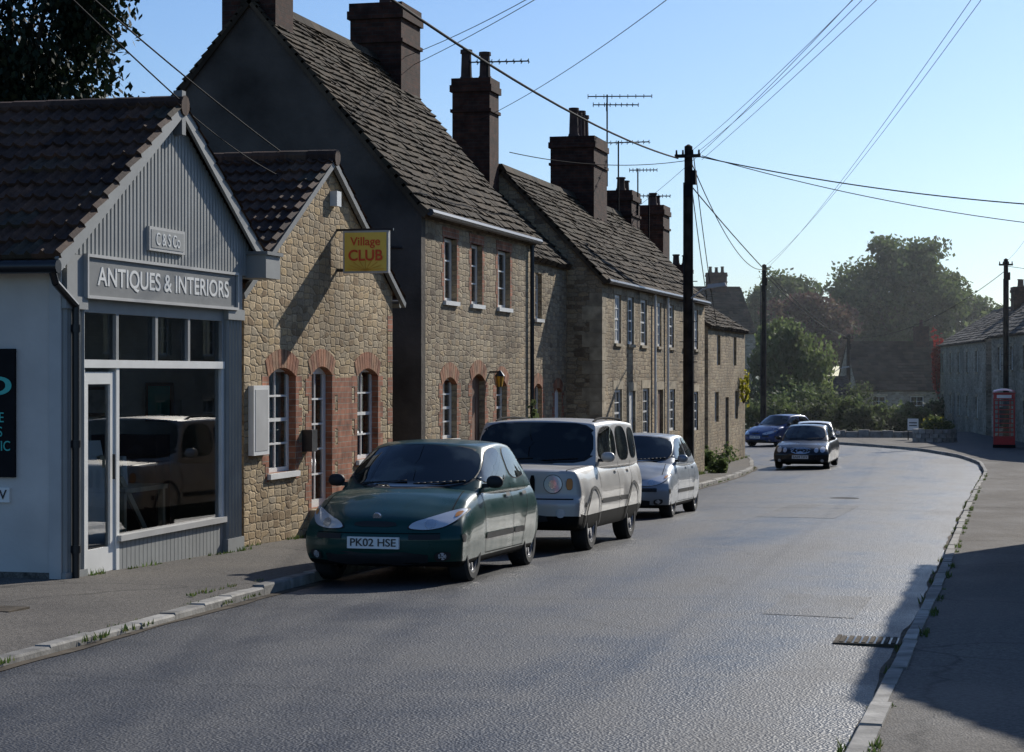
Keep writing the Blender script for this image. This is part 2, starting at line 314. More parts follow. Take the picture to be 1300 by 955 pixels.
strip('gutter_dirt',list(np.arange(2,70,.25)),lambda t:lk(t)-.0,lambda t:lk(t)+.10+.05*wob(t,4),lambda t,q,x:road_z(x,t)+.005,M_dirt,2)

def tufts(name,pts,h=.07,per=24,spread=.12):
    mb=MB()
    for (x,t,z,s) in pts:
        for i in range(int(per*s)):
            a=random.uniform(0,6.28); r=spread*s*random.random()**.5; px=x+math.cos(a)*r*.4; py=t+math.sin(a)*r*2
            hh=h*s*random.uniform(.5,1.3); w=.006+.005*random.random(); an=random.uniform(0,6.28); dx,dy=math.cos(an)*w,math.sin(an)*w; lx,ly=random.uniform(-.5,.5)*hh,random.uniform(-.5,.5)*hh
            mb.face([(px-dx,py-dy,z),(px+dx,py+dy,z),(px+lx,py+ly,z+hh)],M_tuft)
    return mb.build(name)
pts=[]
for i in range(110):
    t=random.uniform(8,62); k=random.choice([0,1]); pts.append((rk(t)+(-.04 if k else .13),t,gz(t)+(.01 if k else .1),random.uniform(.3,.9)))
for i in range(110):
    t=random.choice([random.uniform(8,18),random.uniform(40,68)]); pts.append((lk(t)+random.choice([.03,-.14]),t,gz(t)+.03,random.uniform(.25,.7)))
for i in range(40):
    t=random.uniform(17.8,30); pts.append((-8.74 if t<22.3 else -8.95,t,gz(t)+.10,random.uniform(.3,.9)))
for i in range(9):
    t=random.uniform(16.3,18.3); pts.append((-7.05+random.uniform(-.04,.04),t,gz(t)+.08,random.uniform(.3,.6)))
for i in range(50):
    t=random.uniform(45,76); pts.append((-8.95 if t<59 else -9.9,t,gz(t)+.10,random.uniform(1,2.2)))
tufts('grass_tufts',pts)
e=empty('drain_grate',(-1.06,15.3,gz(15.3)))
mb=MB(); z=gz(15.3)+.022
mb.box(-1.31,-.88,15.05,15.45,z-.02,z,M_black)
for i in range(8): mb.box(-1.30+.053*i,-1.27+.053*i,15.07,15.43,z+.001,z+.012,M_dirt)
mb.box(-1.34,-1.31,15.02,15.48,z-.02,z+.012,M_dirt); mb.box(-.88,-.855,15.02,15.48,z-.02,z+.012,M_dirt); mb.box(-1.34,-.855,15.0,15.02,z-.02,z+.012,M_dirt)
mb.build('grate',e)
mb=MB(); mb.cyl((-3.6,43,road_z(-3.6,43)-.01),(-3.6,43,road_z(-3.6,43)+.006),.3,.3,20,M_blackm); mb.build('manhole_cover')
mb=MB(); mb.box(-8.1,-7.7,14.6,14.95,gz(14.7)+.09,gz(14.7)+.112,M_dirt); mb.build('manhole_cover')

# ---------------------------------------------------------------- building helpers
def wall(mb,d,t0,t1,z0,z1,ops,mat,sg=1,rev=.13,revmat=None):
    us=sorted(set([t0,t1]+[c for o in ops for c in o[:2]])); vs=sorted(set([z0,z1]+[c for o in ops for c in o[2:4]]))
    for i in range(len(us)-1):
        for j in range(len(vs)-1):
            cu=(us[i]+us[i+1])/2;cv=(vs[j]+vs[j+1])/2
            if any(o[0]<cu<o[1] and o[2]<cv<o[3] for o in ops): continue
            mb.face([(d,us[i],vs[j]),(d,us[i+1],vs[j]),(d,us[i+1],vs[j+1]),(d,us[i],vs[j+1])],mat)
    b=d-sg*rev; rm=revmat or mat
    for o in ops:
        a,c,e,f=o[:4]
        mb.face([(d,a,e),(b,a,e),(b,a,f),(d,a,f)],rm); mb.face([(d,c,e),(b,c,e),(b,c,f),(d,c,f)],rm)
        mb.face([(d,a,f),(b,a,f),(b,c,f),(d,c,f)],rm); mb.face([(d,a,e),(b,a,e),(b,c,e),(d,c,e)],rm)
def arch(mb,d,t0,t1,zt,rise=.1,th=.22,mat=None,sg=1,n=9,pr=.008):
    mat=mat or M_vous; w=t1-t0; R=(w*w/4+rise*rise)/(2*rise); cy=(t0+t1)/2; cz=zt-R; a=math.asin(w/2/R)
    e=.05/w*a
    for i in range(n):
        a0=-a-e+(2*a+2*e)*i/n+.006; a1=-a-e+(2*a+2*e)*(i+1)/n-.006
        P=[]
        for x in (d-sg*.12,d+sg*pr):
            for (an,r) in ((a0,R),(a1,R),(a1,R+th),(a0,R+th)): P.append((x,cy+math.sin(an)*r,cz+math.cos(an)*r))
        mb.hexa(P,mat)
def jambs(mb,d,t0,t1,z0,z1,mat,sg=1,w=(.115,.23),pr=.005):
    z=z0;k=0
    while z<z1-.02:
        h=min(.225,z1-z); ww=w[k%2]
        mb.box(d-sg*.03,d+sg*pr,t0-ww,t0-.001,z,z+h-.001,mat); mb.box(d-sg*.03,d+sg*pr,t1+.001,t1+ww,z,z+h-.001,mat)
        z+=h;k+=1
def sash(mb,d,t0,t1,z0,z1,nv=2,nh=4,sg=1,fr=.055,glass=None,frame=None,dep=.09,curt=None,sill=None,mid=True):
    glass=glass or M_sash; frame=frame or M_white
    x0=d-sg*(dep+.04); x1=d-sg*dep
    mb.box(x0,x1,t0,t0+fr,z0,z1,frame);mb.box(x0,x1,t1-fr,t1,z0,z1,frame)
    mb.box(x0,x1,t0+fr,t1-fr,z0,z0+fr,frame);mb.box(x0,x1,t0+fr,t1-fr,z1-fr,z1,frame)
    a0=t0+fr;a1=t1-fr;b0=z0+fr;b1=z1-fr
    for i in range(1,nv):
        c=a0+(a1-a0)*i/nv; mb.box(x0+sg*.008,x1-sg*.006,c-.012,c+.012,b0,b1,frame)
    for j in range(1,nh):
        c=b0+(b1-b0)*j/nh; hw=.022 if (mid and j==nh//2 and nh%2==0) else .012
        mb.box(x0+sg*.006,x1-sg*.004,a0,a1,c-hw,c+hw,frame)
    xg=d-sg*(dep+.022)
    mb.face([(xg,a0,b0),(xg,a1,b0),(xg,a1,b1),(xg,a0,b1)],glass)
    if curt:
        xc=d-sg*(dep+.1); mb.face([(xc,a0-.05,b0-.05),(xc,a1+.05,b0-.05),(xc,a1+.05,b1+.05),(xc,a0-.05,b1+.05)],curt)
    if sill: mb.box(d-sg*dep,d+sg*.05,t0-.05,t1+.05,z0-.07,z0-.002,sill)
def slates(mb,E,A,La,U,Lu,mat,rh=.2,tw=.26,rows=True,base=M_slate):
    E=Vector(E);A=Vector(A).normalized();U=Vector(U).normalized();Nn=A.cross(U).normalized()
    if Nn.z<0: Nn=-Nn
    mb.face([E,E+A*La,E+A*La+U*Lu,E+U*Lu],base); lo=E-Nn*.06
    mb.face([lo,lo+A*La,lo+A*La+U*Lu,lo+U*Lu],base); mb.face([E,E+A*La,lo+A*La,lo],base)
    mb.face([E,lo,lo+U*Lu,E+U*Lu],base); mb.face([E+A*La,lo+A*La,lo+A*La+U*Lu,E+A*La+U*Lu],base)
    v=0;r=0
    sag=lambda u,vv:-.035*math.sin(math.pi*min(1,max(0,u/La)))*math.sin(math.pi*min(1,vv/Lu))+.012*math.sin(u*2.1+vv)
    while v<Lu-.03:
        h=rh*(1.15-.35*v/Lu); u=-(tw/2 if r%2 else 0)
        while u<La:
            w=tw*random.uniform(.65,1.35); a=max(u,0)+.004; b=min(u+w,La)-.004
            if b-a>.03:
                l=random.uniform(.03,.06); j=random.uniform(-.02,.015); ve=min(v+h*1.2,Lu); tl=random.uniform(-.008,.008)
                p=lambda uu,vv,nn:E+A*uu+U*vv+Nn*(nn+.03+sag(uu,vv))
                mb.hexa([p(a,v+j,-.06),p(b,v+j,-.06),p(b,ve,-.06),p(a,ve,-.06),p(a,v+j,l+tl),p(b,v+j,l-tl),p(b,ve,.010),p(a,ve,.010)],mat)
            u+=w
        v+=h;r+=1
def pantiles(mb,E,A,La,U,Lu,mat,tw=.30,rh=.30,amp=.042,lift=.038,sub=8):
    E=Vector(E);A=Vector(A).normalized();U=Vector(U).normalized();Nn=A.cross(U).normalized()
    if Nn.z<0: Nn=-Nn
    nc=int(La/tw*sub)+1; nr=int(math.ceil(Lu/rh))
    k=mb.mi(mat)
    def hgt(u):
        ph=(u/tw)%1.0; q=(ph*2)%1.0
        return amp*(math.sin(math.pi*min(1,q/.5))**1.0 if q<.5 else 0)
    us=[La*i/(nc-1) for i in range(nc)]
    for r in range(nr):
        v0=r*rh; v1=min((r+1)*rh,Lu)
        rowv=[[],[],[]]
        for i,u in enumerate(us):
            ti=int(u/tw); rnd=random.Random(ti*131+r*17+5); jj=rnd.uniform(-.012,.012); jl=rnd.uniform(-.008,.010)
            h=hgt(u)
            rowv[0].append(E+A*u+U*(v0+jj)+Nn*(-.005)); rowv[1].append(E+A*u+U*(v0+jj)+Nn*(h+lift+jl)); rowv[2].append(E+A*u+U*(v1+.012)+Nn*(h+.002))
        for a,b in ((0,1),(1,2)):
            o=len(mb.v); vv=rowv[a]+rowv[b]; mb.v+=[mb.M@p for p in vv] if mb.M is not None else vv
            for i in range(nc-1):
                mb.f.append((o+i,o+i+1,o+nc+i+1,o+nc+i)); mb.m.append(k)
                e=.001; u0,u1=us[i]+e,us[i+1]-e; c0,c1=(v0+.01,v0+.02) if a==0 else (v0+.01,v1-.01)
                mb.uv.append([(u0,c0),(u1,c0),(u1,c1),(u0,c1)])
def chimney(mb,x,y,wx,wy,z0,z1,mat,pots=2,ph=.5,along='x',potmat=None,band=True):
    mb.box(x-wx/2,x+wx/2,y-wy/2,y+wy/2,z0,z1-.3,mat)
    if band:
        mb.box(x-wx/2-.05,x+wx/2+.05,y-wy/2-.05,y+wy/2+.05,z1-.3,z1-.15,mat); mb.box(x-wx/2-.02,x+wx/2+.02,y-wy/2-.02,y+wy/2+.02,z1-.15,z1,mat)
        mb.box(x-wx/2-.04,x+wx/2+.04,y-wy/2-.04,y+wy/2+.04,z1-.75,z1-.68,mat)
    for i in range(pots):
        q=(i+.5)/pots-.5; px=x+(q*wx if along=='x' else 0); py=y+(q*wy if along=='y' else 0)
        hh=ph*(1,.9,1.04,.95)[i%4]
        mb.cyl((px,py,z1-.02),(px,py,z1+.08),.17,.14,12,potmat or M_pot)
        mb.cyl((px,py,z1+.0),(px,py,z1+hh*.88),.13,.11,12,potmat or M_pot); mb.cyl((px,py,z1+hh*.88),(px,py,z1+hh),.14,.135,12,potmat or M_pot)
def aerial(mb,x,y,z0,z1,L=1.2,mat=None,rot=0.3):
    mat=mat or M_blackm; mb.cyl((x,y,z0),(x,y,z1),.022,.022,6,mat)
    dx,dy=math.cos(rot),math.sin(rot); px,py=-dy,dx
    mb.cyl((x-dx*L*.3,y-dy*L*.3,z1-.05),(x+dx*L*.7,y+dy*L*.7,z1-.05),.016,.016,5,mat)
    for i in range(9):
        q=-.3*L+i*L/8; l=.16+.02*(8-i)/8
        mb.cyl((x+dx*q-px*l,y+dy*q-py*l,z1-.05),(x+dx*q+px*l,y+dy*q+py*l,z1-.05),.010,.010,4,mat)
        mb.cyl((x+dx*q,y+dy*q,z1-.05-l*.35),(x+dx*q,y+dy*q,z1-.05+l*.35),.009,.009,4,mat)

# ================================================================ SHOP
S=empty('antiques_shop',(-8.8,20,gz(20)))
D=-8.8; T0,T1=17.73,22.28; AP=(20.35,4.43); EL=(17.5,2.68); ER=(22.72,3.0); ZG=-.6
mb=MB()
mb.face([(D,T0,ZG),(-16,T0,ZG),(-16,T0,2.74),(D,T0,2.74)],M_wallw)
mb.box(-16,D-.02,T0-.012,T0-.001,ZG,-.28,M_pave)
mb.face([(D,T1,ZG),(-16,T1,ZG),(-16,T1,3.1),(D,T1,3.1)],M_wallw)
mb.face([(-16,T0,ZG),(-16,T1,ZG),(-16,T1,3.1),(-16,20.35,4.4),(-16,T0,2.74)],M_wallw)
mb.build('walls',S)
mb=MB()
for (a,b) in ((T0,18.18),(21.80,T1)):
    zt=2.34
    mb.box(D-.12,D,a,b,ZG,zt,M_grey); n=5
    for i in range(n):
        c=a+(b-a)*(i+.5)/n; mb.cyl((D+.004,c,ZG+.3),(D+.004,c,zt-.1),.03,.03,8,M_grey,False)
    mb.box(D-.1,D+.045,a-.01,b+.01,ZG,ZG+.32,M_grey); mb.box(D-.1,D+.05,a-.01,b+.01,zt-.12,zt,M_grey)
mb.box(D-.12,D-.001,T0-.02,T0+.001,ZG,2.7,M_greyl)
mb.box(D-.12,D-.03,19.0,21.8,ZG,-.04,M_grey)
for i in range(28): 
    c=19.02+i*.1; mb.box(D-.03,D-.018,c,c+.088,ZG,-.08,M_grey)
mb.box(D-.12,D+.03,18.98,21.8,-.08,-.02,M_greyl)
mb.box(D-.12,D-.01,18.18,21.8,2.2,2.34,M_grey)
mb.box(D-.12,D+.0,18.18,21.8,1.66,1.74,M_white)
for c in (18.21,18.98,19.94,20.80,21.77):
    mb.box(D-.1,D-.012,c-.03,c+.03,1.74,2.2,M_grey)
for c in (18.21,18.99,21.77): mb.box(D-.1,D-.012,c-.035,c+.035,ZG+.2 if c<19 else -.02,1.66,M_white)
mb.box(D-.09,D-.03,18.25,18.35,-.36,1.62,M_white);mb.box(D-.09,D-.03,18.85,18.95,-.36,1.62,M_white);mb.box(D-.09,D-.03,18.35,18.85,1.5,1.62,M_white);mb.box(D-.09,D-.03,18.35,18.85,-.36,-.12,M_white)
mb.cyl((D-.0,18.87,.55),(D-.0,18.87,.8),.015,.015,6,M_black)
mb.box(D-.12,D+.1,18.2,18.98,ZG,-.38,M_greyl)
mb.box(D-.1,D+.03,T0+.05,T1-.02,2.34,2.74,M_grey)
mb.box(D+.03,D+.05,18.16,22.02,2.36,2.73,M_greyd)
for (a,b,c,d_) in ((18.13,22.05,2.73,2.76),(18.13,22.05,2.33,2.36)): mb.box(D+.03,D+.075,a,b,c,d_,M_greyl)
mb.box(D+.03,D+.075,18.13,18.16,2.36,2.73,M_greyl);mb.box(D+.03,D+.075,22.02,22.05,2.36,2.73,M_greyl)
def zr(t): return AP[1]+(t-AP[0])*((AP[1]-EL[1])/(AP[0]-EL[0])) if t<AP[0] else AP[1]-(t-AP[0])*((AP[1]-ER[1])/(ER[0]-AP[0]))
t=T0-.02
while t<T1+.3:
    w=.076
    mb.face([(D,t,2.74),(D,t+.088,2.74),(D,t+.088,zr(t+.088)-.02),(D,t,zr(t)-.02)],M_grey)
    z0=2.745
    P=[(D+.001,t+.006,z0),(D+.016,t+.016,z0),(D+.016,t+w-.01,z0),(D+.001,t+w,z0)]
    Q=[(p[0],p[1],zr(p[1])-.03) for p in P]
    mb.hexa(P+Q,M_grey); t+=.088
mb.box(D+.016,D+.05,19.62,20.54,2.88,3.13,M_greyl); mb.box(D+.05,D+.055,19.66,20.50,2.91,3.10,M_grey)
mb.beam((D+.10,EL[0]-.05,EL[1]-.06),(D+.10,AP[0],AP[1]+.0),.035,.14,M_grey)
mb.beam((D+.10,ER[0]+.05,ER[1]-.06),(D+.10,AP[0],AP[1]+.0),.035,.14,M_grey)
mb.box(D+.02,D+.12,AP[0]-.05,AP[0]+.05,4.15,4.62,M_greyd)
mb.box(-9.1,-8.55,22.45,22.92,2.72,2.99,M_grey); mb.box(-9.12,-8.52,22.42,22.95,2.99,3.03,M_greyd)
mb.build('shopfront',S)
mb=MB()
mb.face([(D-.055,18.35,-.12),(D-.055,18.85,-.12),(D-.055,18.85,1.5),(D-.055,18.35,1.5)],M_shopglass)
mb.face([(D-.05,19.02,-.02),(D-.05,21.74,-.02),(D-.05,21.74,1.66),(D-.05,19.02,1.66)],M_shopglass)
mb.face([(D-.05,18.24,1.74),(D-.05,21.74,1.74),(D-.05,21.74,2.2),(D-.05,18.24,2.2)],M_shopglass)
mb.build('shop_window',S)
mb=MB()
mb.face([(D-.13,T0+.05,-.37),(-13,T0+.05,-.37),(-13,T1-.05,-.37),(D-.13,T1-.05,-.37)],M_floor)
mb.face([(-11.4,T0+.05,-.37),(-11.4,T1-.05,-.37),(-11.4,T1-.05,2.6),(-11.4,T0+.05,2.6)],M_inwall)
mb.face([(D-.1,T1-.05,-.37),(-12.2,T1-.05,-.37),(-12.2,T1-.05,2.6),(D-.1,T1-.05,2.6)],M_inwall)
mb.face([(D-.1,T0+.05,-.37),(-12.2,T0+.05,-.37),(-12.2,T0+.05,2.6),(D-.1,T0+.05,2.6)],M_inwall)
mb.face([(D-.1,T0+.05,2.3),(-12.2,T0+.05,2.3),(-12.2,T1-.05,2.3),(D-.1,T1-.05,2.3)],M_inwall)
mb.box(-10.4,-9.6,21.7,22.1,-.36,.9,M_doorred)
mb.box(-10.0,-9.15,19.9,21.0,.34,.39,M_inwood)
for (x,y) in ((-9.2,19.95),(-9.9,19.95),(-9.2,20.95),(-9.9,20.95)): mb.box(x-.03,x+.03,y-.03,y+.03,-.36,.34,M_inwood)
mb.beam((-9.1,19.2,-.36),(-9.5,19.5,.9),.5,.04,M_white); mb.beam((-9.15,19.9,-.36),(-9.3,19.6,.75),.07,.05,M_inwood)
mb.beam((-9.1,20.6,-.36),(-9.35,20.2,.5),.05,.05,M_inwood)
for (y,z,w,h) in ((18.6,1.0,.4,.5),(19.6,1.3,.5,.35),(20.6,1.2,.35,.5),(21.3,1.4,.4,.3)):
    mb.box(-11.39,-11.35,y,y+w,z,z+h,M_doorred); mb.box(-11.35,-11.34,y+.04,y+w-.04,z+.04,z+h-.04,M_curtain)
for (x,z,w,h) in ((-9.6,1.05,.35,.45),(-10.3,1.1,.5,.35)):
    mb.box(x-w,x,T1-.09,T1-.055,z,z+h,M_doorred); mb.box(x-w+.04,x-.04,T1-.1,T1-.09,z+.04,z+h-.04,M_teal if w<.4 else M_curtain)
mb.cyl((-10.8,20.9,-.36),(-10.8,20.9,.9),.03,.03,8,M_black); mb.cyl((-10.8,20.9,.9),(-10.8,20.9,1.2),.22,.12,14,M_curtain)
for x in(-9.7,-9.55): mb.cyl((x,20.7,.39),(x,20.7,.7),.06,.04,10,M_white)
mb.build('shop_interior',S)
mb=MB()
dv=Vector((0,AP[0]-EL[0],AP[1]-EL[1]+.02)); 
pantiles(mb,(D+.14,EL[0]-.06,EL[1]-.0),(-1,0,0),7.3,dv,dv.length+.03,M_pan)
mb.build('roof_tiles',S)
mb=MB()
dv2=Vector((0,AP[0]-ER[0],AP[1]-ER[1]+.02)); pantiles(mb,(D+.14,ER[0]+.06,ER[1]),(-1,0,0),7.3,dv2,dv2.length+.03,M_pan,sub=4)
for i in range(18): mb.cyl((D+.14-i*.4,AP[0],AP[1]+.03),(D+.14-i*.4-.405,AP[0],AP[1]+.045),.11,.10,10,M_pan)
mb.build('roof_tiles_far_side',S)
mb=MB()
mb.cyl((D+.12,17.42,2.60),(-16,17.42,2.62),.065,.065,10,M_black)
mb.cyl((D+.05,17.42,2.58),(D+.05,17.5,2.45),.036,.036,8,M_black); mb.cyl((D+.05,17.5,2.45),(D+.07,17.88,2.25),.036,.036,8,M_black); mb.cyl((D+.07,17.88,2.26),(D+.07,17.88,-.42),.036,.036,10,M_black)
for z in (2.0,.9,-.1): mb.cyl((D+.07,17.88,z),(D+.07,17.88,z+.07),.048,.048,10,M_black)
mb.box(-16,D+.05,17.55,17.7,2.6,2.66,M_white)
mb.build('gutter_and_downpipe',S,autos=40)
mb=MB(); mb.box(-10.3,-9.27,T0-.04,T0-.002,.62,1.84,M_blackm); mb.box(-10.2,-9.33,T0-.03,T0-.002,.38,.52,M_white); mb.build('advert_board',S)
text('ANTIQUE\nCARPETS\nAUTHENTIC\nKILIMS',M_teal,S,(-9.62,T0-.045,.98),'Y',.62,.5)
text('Sp',M_teal,S,(-9.6,T0-.045,1.52),'Y',.6,.36); text('VIEW',M_black,S,(-9.52,T0-.034,.45),'Y',.33,.09)
text('ANTIQUES & INTERIORS',M_white,S,(D+.053,20.09,2.545),'X',3.4,.22,bold=.012)
text('C & S Co',M_white,S,(D+.058,20.08,3.0),'X',.62,.13)
# ================================================================ CLUB
C=empty('village_club_house',(-9,26,gz(26)))
D=-9.0; A0,A1=22.9,28.82; APc=(26.0,4.46); E0=(22.75,2.62); E1=(29.1,2.72)
mb=MB()
ops=[(23.72,24.68,.37,1.68),(25.28,26.1,-.16,1.70),(27.17,28.12,.40,1.68)]
wall(mb,D,A0,A1,-.9,2.7,ops,M_stone,revmat=M_brick)
mb.face([(D,A0,2.7),(D,A1,2.7),(D,A1,2.8),(D,APc[0],APc[1]-.05),(D,A0,2.75)],M_stone)
mb.face([(D,A1,-.9),(-16,A1,-.9),(-16,A1,2.8),(D,A1,2.8)],M_stone)
mb.face([(D,A0,-.9),(-16,A0,-.9),(-16,A0,2.75),(D,A0,2.75)],M_stone)
mb.build('walls',C)
mb=MB()
for o in ops:
    arch(mb,D,o[0],o[1],o[3],.11,.23,n=11)
    jambs(mb,D,o[0],o[1],o[2]-.1,o[3]-.1,M_brick)
mb.box(D-.05,D+.004,26.34,27.0-.06,-.7,1.55,M_brick)
jambs(mb,D,A0-.3,A1-.24,-.7,2.6,M_brick,w=(.001,.235))
mb.build('brick_dressings',C)
mb=MB()
sash(mb,D,*ops[0],2,4,glass=M_clear,curt=M_curtain,sill=M_white); sash(mb,D,*ops[2],2,4,glass=M_clear,curt=M_sash,sill=M_white)
o=ops[1]; sash(mb,D,o[0],o[1],o[2],o[3],2,5,fr=.1,glass=M_clear,curt=M_doorred,mid=False)
mb.build('windows_and_door',C)
mb=MB(); mb.box(D,D+.35,25.2,26.2,-.7,-.17,M_bonestone); mb.box(D,D+.65,25.1,26.3,-.7,-.34,M_bonestone)
mb.box(D,D+.07,23.04,23.56,.62,1.46,M_white); mb.box(D+.07,D+.075,23.09,23.51,.67,1.41,M_greyl)
mb.box(D,D+.14,24.92,25.12,.6,.88,M_black); mb.box(D+.0,D+.1,26.02,26.2,3.85,4.05,M_white)
mb.build('step_and_notice_board',C)
mb=MB()
dv=Vector((0,APc[0]-E0[0],APc[1]-E0[1])); pantiles(mb,(D+.1,E0[0]-.05,E0[1]),(-1,0,0),8,dv,dv.length+.04,M_pan,sub=6)
dv=Vector((0,APc[0]-E1[0],APc[1]-E1[1])); pantiles(mb,(D+.1,E1[0]+.05,E1[1]),(-1,0,0),8,dv,dv.length+.04,M_pan,sub=4)
for i in range(20): mb.cyl((D+.12-i*.4,APc[0],APc[1]+.03),(D+.12-i*.4-.405,APc[0],APc[1]+.045),.11,.10,10,M_pan)
mb.build('roof_tiles',C)
mb=MB(); mb.beam((D+.06,E1[0]+.1,E1[1]-.1),(D+.06,APc[0],APc[1]-.03),.06,.08,M_greyd);mb.beam((D+.06,E0[0]-.05,E0[1]-.1),(D+.06,APc[0],APc[1]-.03),.06,.08,M_greyd)
mb.cyl((D+.0,E1[0]+.12,E1[1]-.08),(-16,E1[0]+.12,E1[1]-.08),.06,.06,8,M_greyd); mb.build('verge_boards',C)
V=empty('hanging_sign',(-9,26.3,3.2))
mb=MB(); mb.box(-8.90,-8.26,26.27,26.35,2.96,3.53,M_greyl); mb.box(-8.875,-8.285,26.262,26.27,2.985,3.505,M_yellow)
mb.box(-9.0,-8.2,26.29,26.33,3.53,3.56,M_black); mb.box(-9,-8.9,26.29,26.33,2.98,3.02,M_black)
for i in range(9):
    a=math.pi*(i+.5)/9; mb.beam((-8.58,26.259,2.99),(-8.58+math.cos(a)*.26,26.259,2.99+math.sin(a)*.15),.004,.018,M_ochre,up=(0,1,0))
mb.build('sign_panel',V)
text('Village',M_orange,V,(-8.58,26.256,3.38),'Y',.42,.15,bold=.008); text('CLUB',M_orange,V,(-8.58,26.252,3.19),'Y',.48,.15,bold=.02)

# ================================================================ BIG HOUSE
B=empty('stone_house',(-9,34,gz(34)))
D=-9.0;A0,A1=30.3,37.6;EV=4.11;RX,RZ=-11.8,7.45;BX=-14.6
mb=MB()
up=[(31.6,32.35,2.78,3.80),(33.26,33.98,2.78,3.80),(35.05,35.95,2.78,3.80)]
lo=[(31.5,32.35,.55,1.55),(33.3,34.15,-.8,1.6),(34.95,35.7,.5,1.5)]
wall(mb,D,A0,A1,-1.2,EV,up+lo,M_stone2)
mb.build('front_wall',B)
mb=MB()
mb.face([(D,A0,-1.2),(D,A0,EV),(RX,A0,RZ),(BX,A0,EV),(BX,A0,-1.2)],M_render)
mb.face([(D,A1,-1.2),(D,A1,EV),(RX,A1,RZ),(BX,A1,EV),(BX,A1,-1.2)],M_stone2)
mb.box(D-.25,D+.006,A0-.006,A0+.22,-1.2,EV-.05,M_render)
mb.face([(BX,A0,-1.2),(BX,A1,-1.2),(BX,A1,EV),(BX,A0,EV)],M_stone2)
mb.build('gable_walls',B)
mb=MB()
for o in lo: arch(mb,D,o[0],o[1],o[3],.12,.24); jambs(mb,D,o[0],o[1],o[2],o[3]-.1,M_brick)
for o in up: jambs(mb,D,o[0],o[1],o[2],o[3],M_brick,w=(.08,.16)); mb.box(D-.1,D+.008,o[0]-.12,o[1]+.12,o[3],o[3]+.16,M_brick)
mb.build('brick_dressings',B)
mb=MB()
for o in up: sash(mb,D,*o,2,3,sill=M_white,mid=False)
sash(mb,D,*lo[0],2,4,sill=M_white); sash(mb,D,*lo[2],2,4,sill=M_white)
o=lo[1]; mb.box(D-.13,D-.1,*o,M_doorred); 
for q in (0,1,2): mb.box(D-.1,D-.09,o[0]+.1+q*.24,o[0]+.27+q*.24,-.5,1.2,M_doorred)
mb.build('windows_and_door',B)
mb=MB()
def roofpair(mb,D,BX,RX,RZ,EV,A0,A1,mat=M_slate,ov=.15,rh=.2,tw=.26,ve=.06):
    U=Vector((RX-D,0,RZ-EV)); Un=U.normalized(); E=Vector((D,A0-ve,EV))-Un*ov+Vector((0,0,.05))
    slates(mb,E,(0,1,0),A1-A0+2*ve,U,U.length+ov,mat,rh,tw,base=mat)
    U=Vector((RX-BX,0,RZ-EV)); Un=U.normalized(); E=Vector((BX,A0-ve,EV))-Un*ov+Vector((0,0,.05))
    slates(mb,E,(0,1,0),A1-A0+2*ve,U,U.length+ov,mat,rh,tw,base=mat)
    y=A0-ve
    while y<A1+ve-.1:
        l=min(.45,A1+ve-y); mb.hexa([(RX-.15,y,RZ+.0),(RX+.15,y,RZ+.0),(RX+.15,y+l-.01,RZ+.0),(RX-.15,y+l-.01,RZ+.0),(RX-.04,y,RZ+.17),(RX+.04,y,RZ+.17),(RX+.04,y+l-.01,RZ+.17),(RX-.04,y+l-.01,RZ+.17)],mat); y+=l
roofpair(mb,D,BX,RX,RZ,EV,A0,A1,rh=.17,tw=.22)
mb.build('stone_tile_roof',B)
mb=MB(); chimney(mb,-11.75,37.2,1.0,1.25,6.6,8.55,M_brickd,pots=1,ph=.45); chimney(mb,-11.85,30.75,.9,.8,6.6,9.0,M_brickd,pots=2)
mb.build('chimney_stack',B)
mb=MB(); mb.cyl((D+.16,A0-.05,EV-.02),(D+.16,A1+.05,EV-.02),.06,.06,8,M_black); mb.cyl((D+.06,37.42,EV-.05),(D+.06,37.42,-.9),.04,.04,8,M_black)
mb.cyl((-10.2,A0-.03,3.6),(-10.2,A0-.03,4.3),.02,.02,6,M_black); mb.cyl((-10.2,A0-.03,3.6),(-9.3,A0-.03,3.55),.015,.015,6,M_black)
mb.build('gutter_and_downpipe',B)
LN=empty('wall_lantern',(-8.85,34.5,1.45)); mb=MB(); 
mb.box(-9,-8.8,34.48,34.52,1.62,1.65,M_black); mb.cyl((-8.82,34.5,1.38),(-8.82,34.5,1.56),.05,.08,6,M_ochre); mb.cyl((-8.82,34.5,1.56),(-8.82,34.5,1.66),.10,.02,6,M_black)
for i in range(6): a=i*math.pi/3; mb.cyl((-8.82+math.cos(a)*.053,34.5+math.sin(a)*.053,1.37),(-8.82+math.cos(a)*.085,34.5+math.sin(a)*.085,1.57),.008,.008,4,M_black)
mb.build('lantern',LN)
# ---- recessed cottage
R=empty('recessed_cottage',(-9.8,41,gz(41))); D=-9.8
mb=MB(); up=[(41.3,41.9,2.75,3.7)]; lo=[(41.2,41.9,.3,1.4),(43.1,43.8,-.9,1.3)]
wall(mb,D,37.6,44.3,-1.3,4.0,up+lo,M_stone2); mb.build('front_wall',R)
mb=MB(); sash(mb,D,*up[0],2,3,sill=M_white); sash(mb,D,*lo[0],2,3,sill=M_white); mb.box(D-.1,D-.08,*lo[1],M_white)
for o in lo: arch(mb,D,o[0],o[1],o[3],.1,.22); jambs(mb,D,o[0],o[1],o[2],o[3]-.1,M_brick)
mb.build('windows_and_door',R)
mb=MB(); roofpair(mb,D,-14,-12.0,6.2,4.0,37.66,44.24,rh=.18,tw=.24); mb.build('stone_tile_roof',R)
mb=MB(); chimney(mb,-11.75,43.8,.85,.8,5.2,8.1,M_brickd,pots=2,ph=.68)
aerial(mb,-11.4,43.5,8.0,8.5,1.3,rot=.1); mb.build('chimney_stack',R)
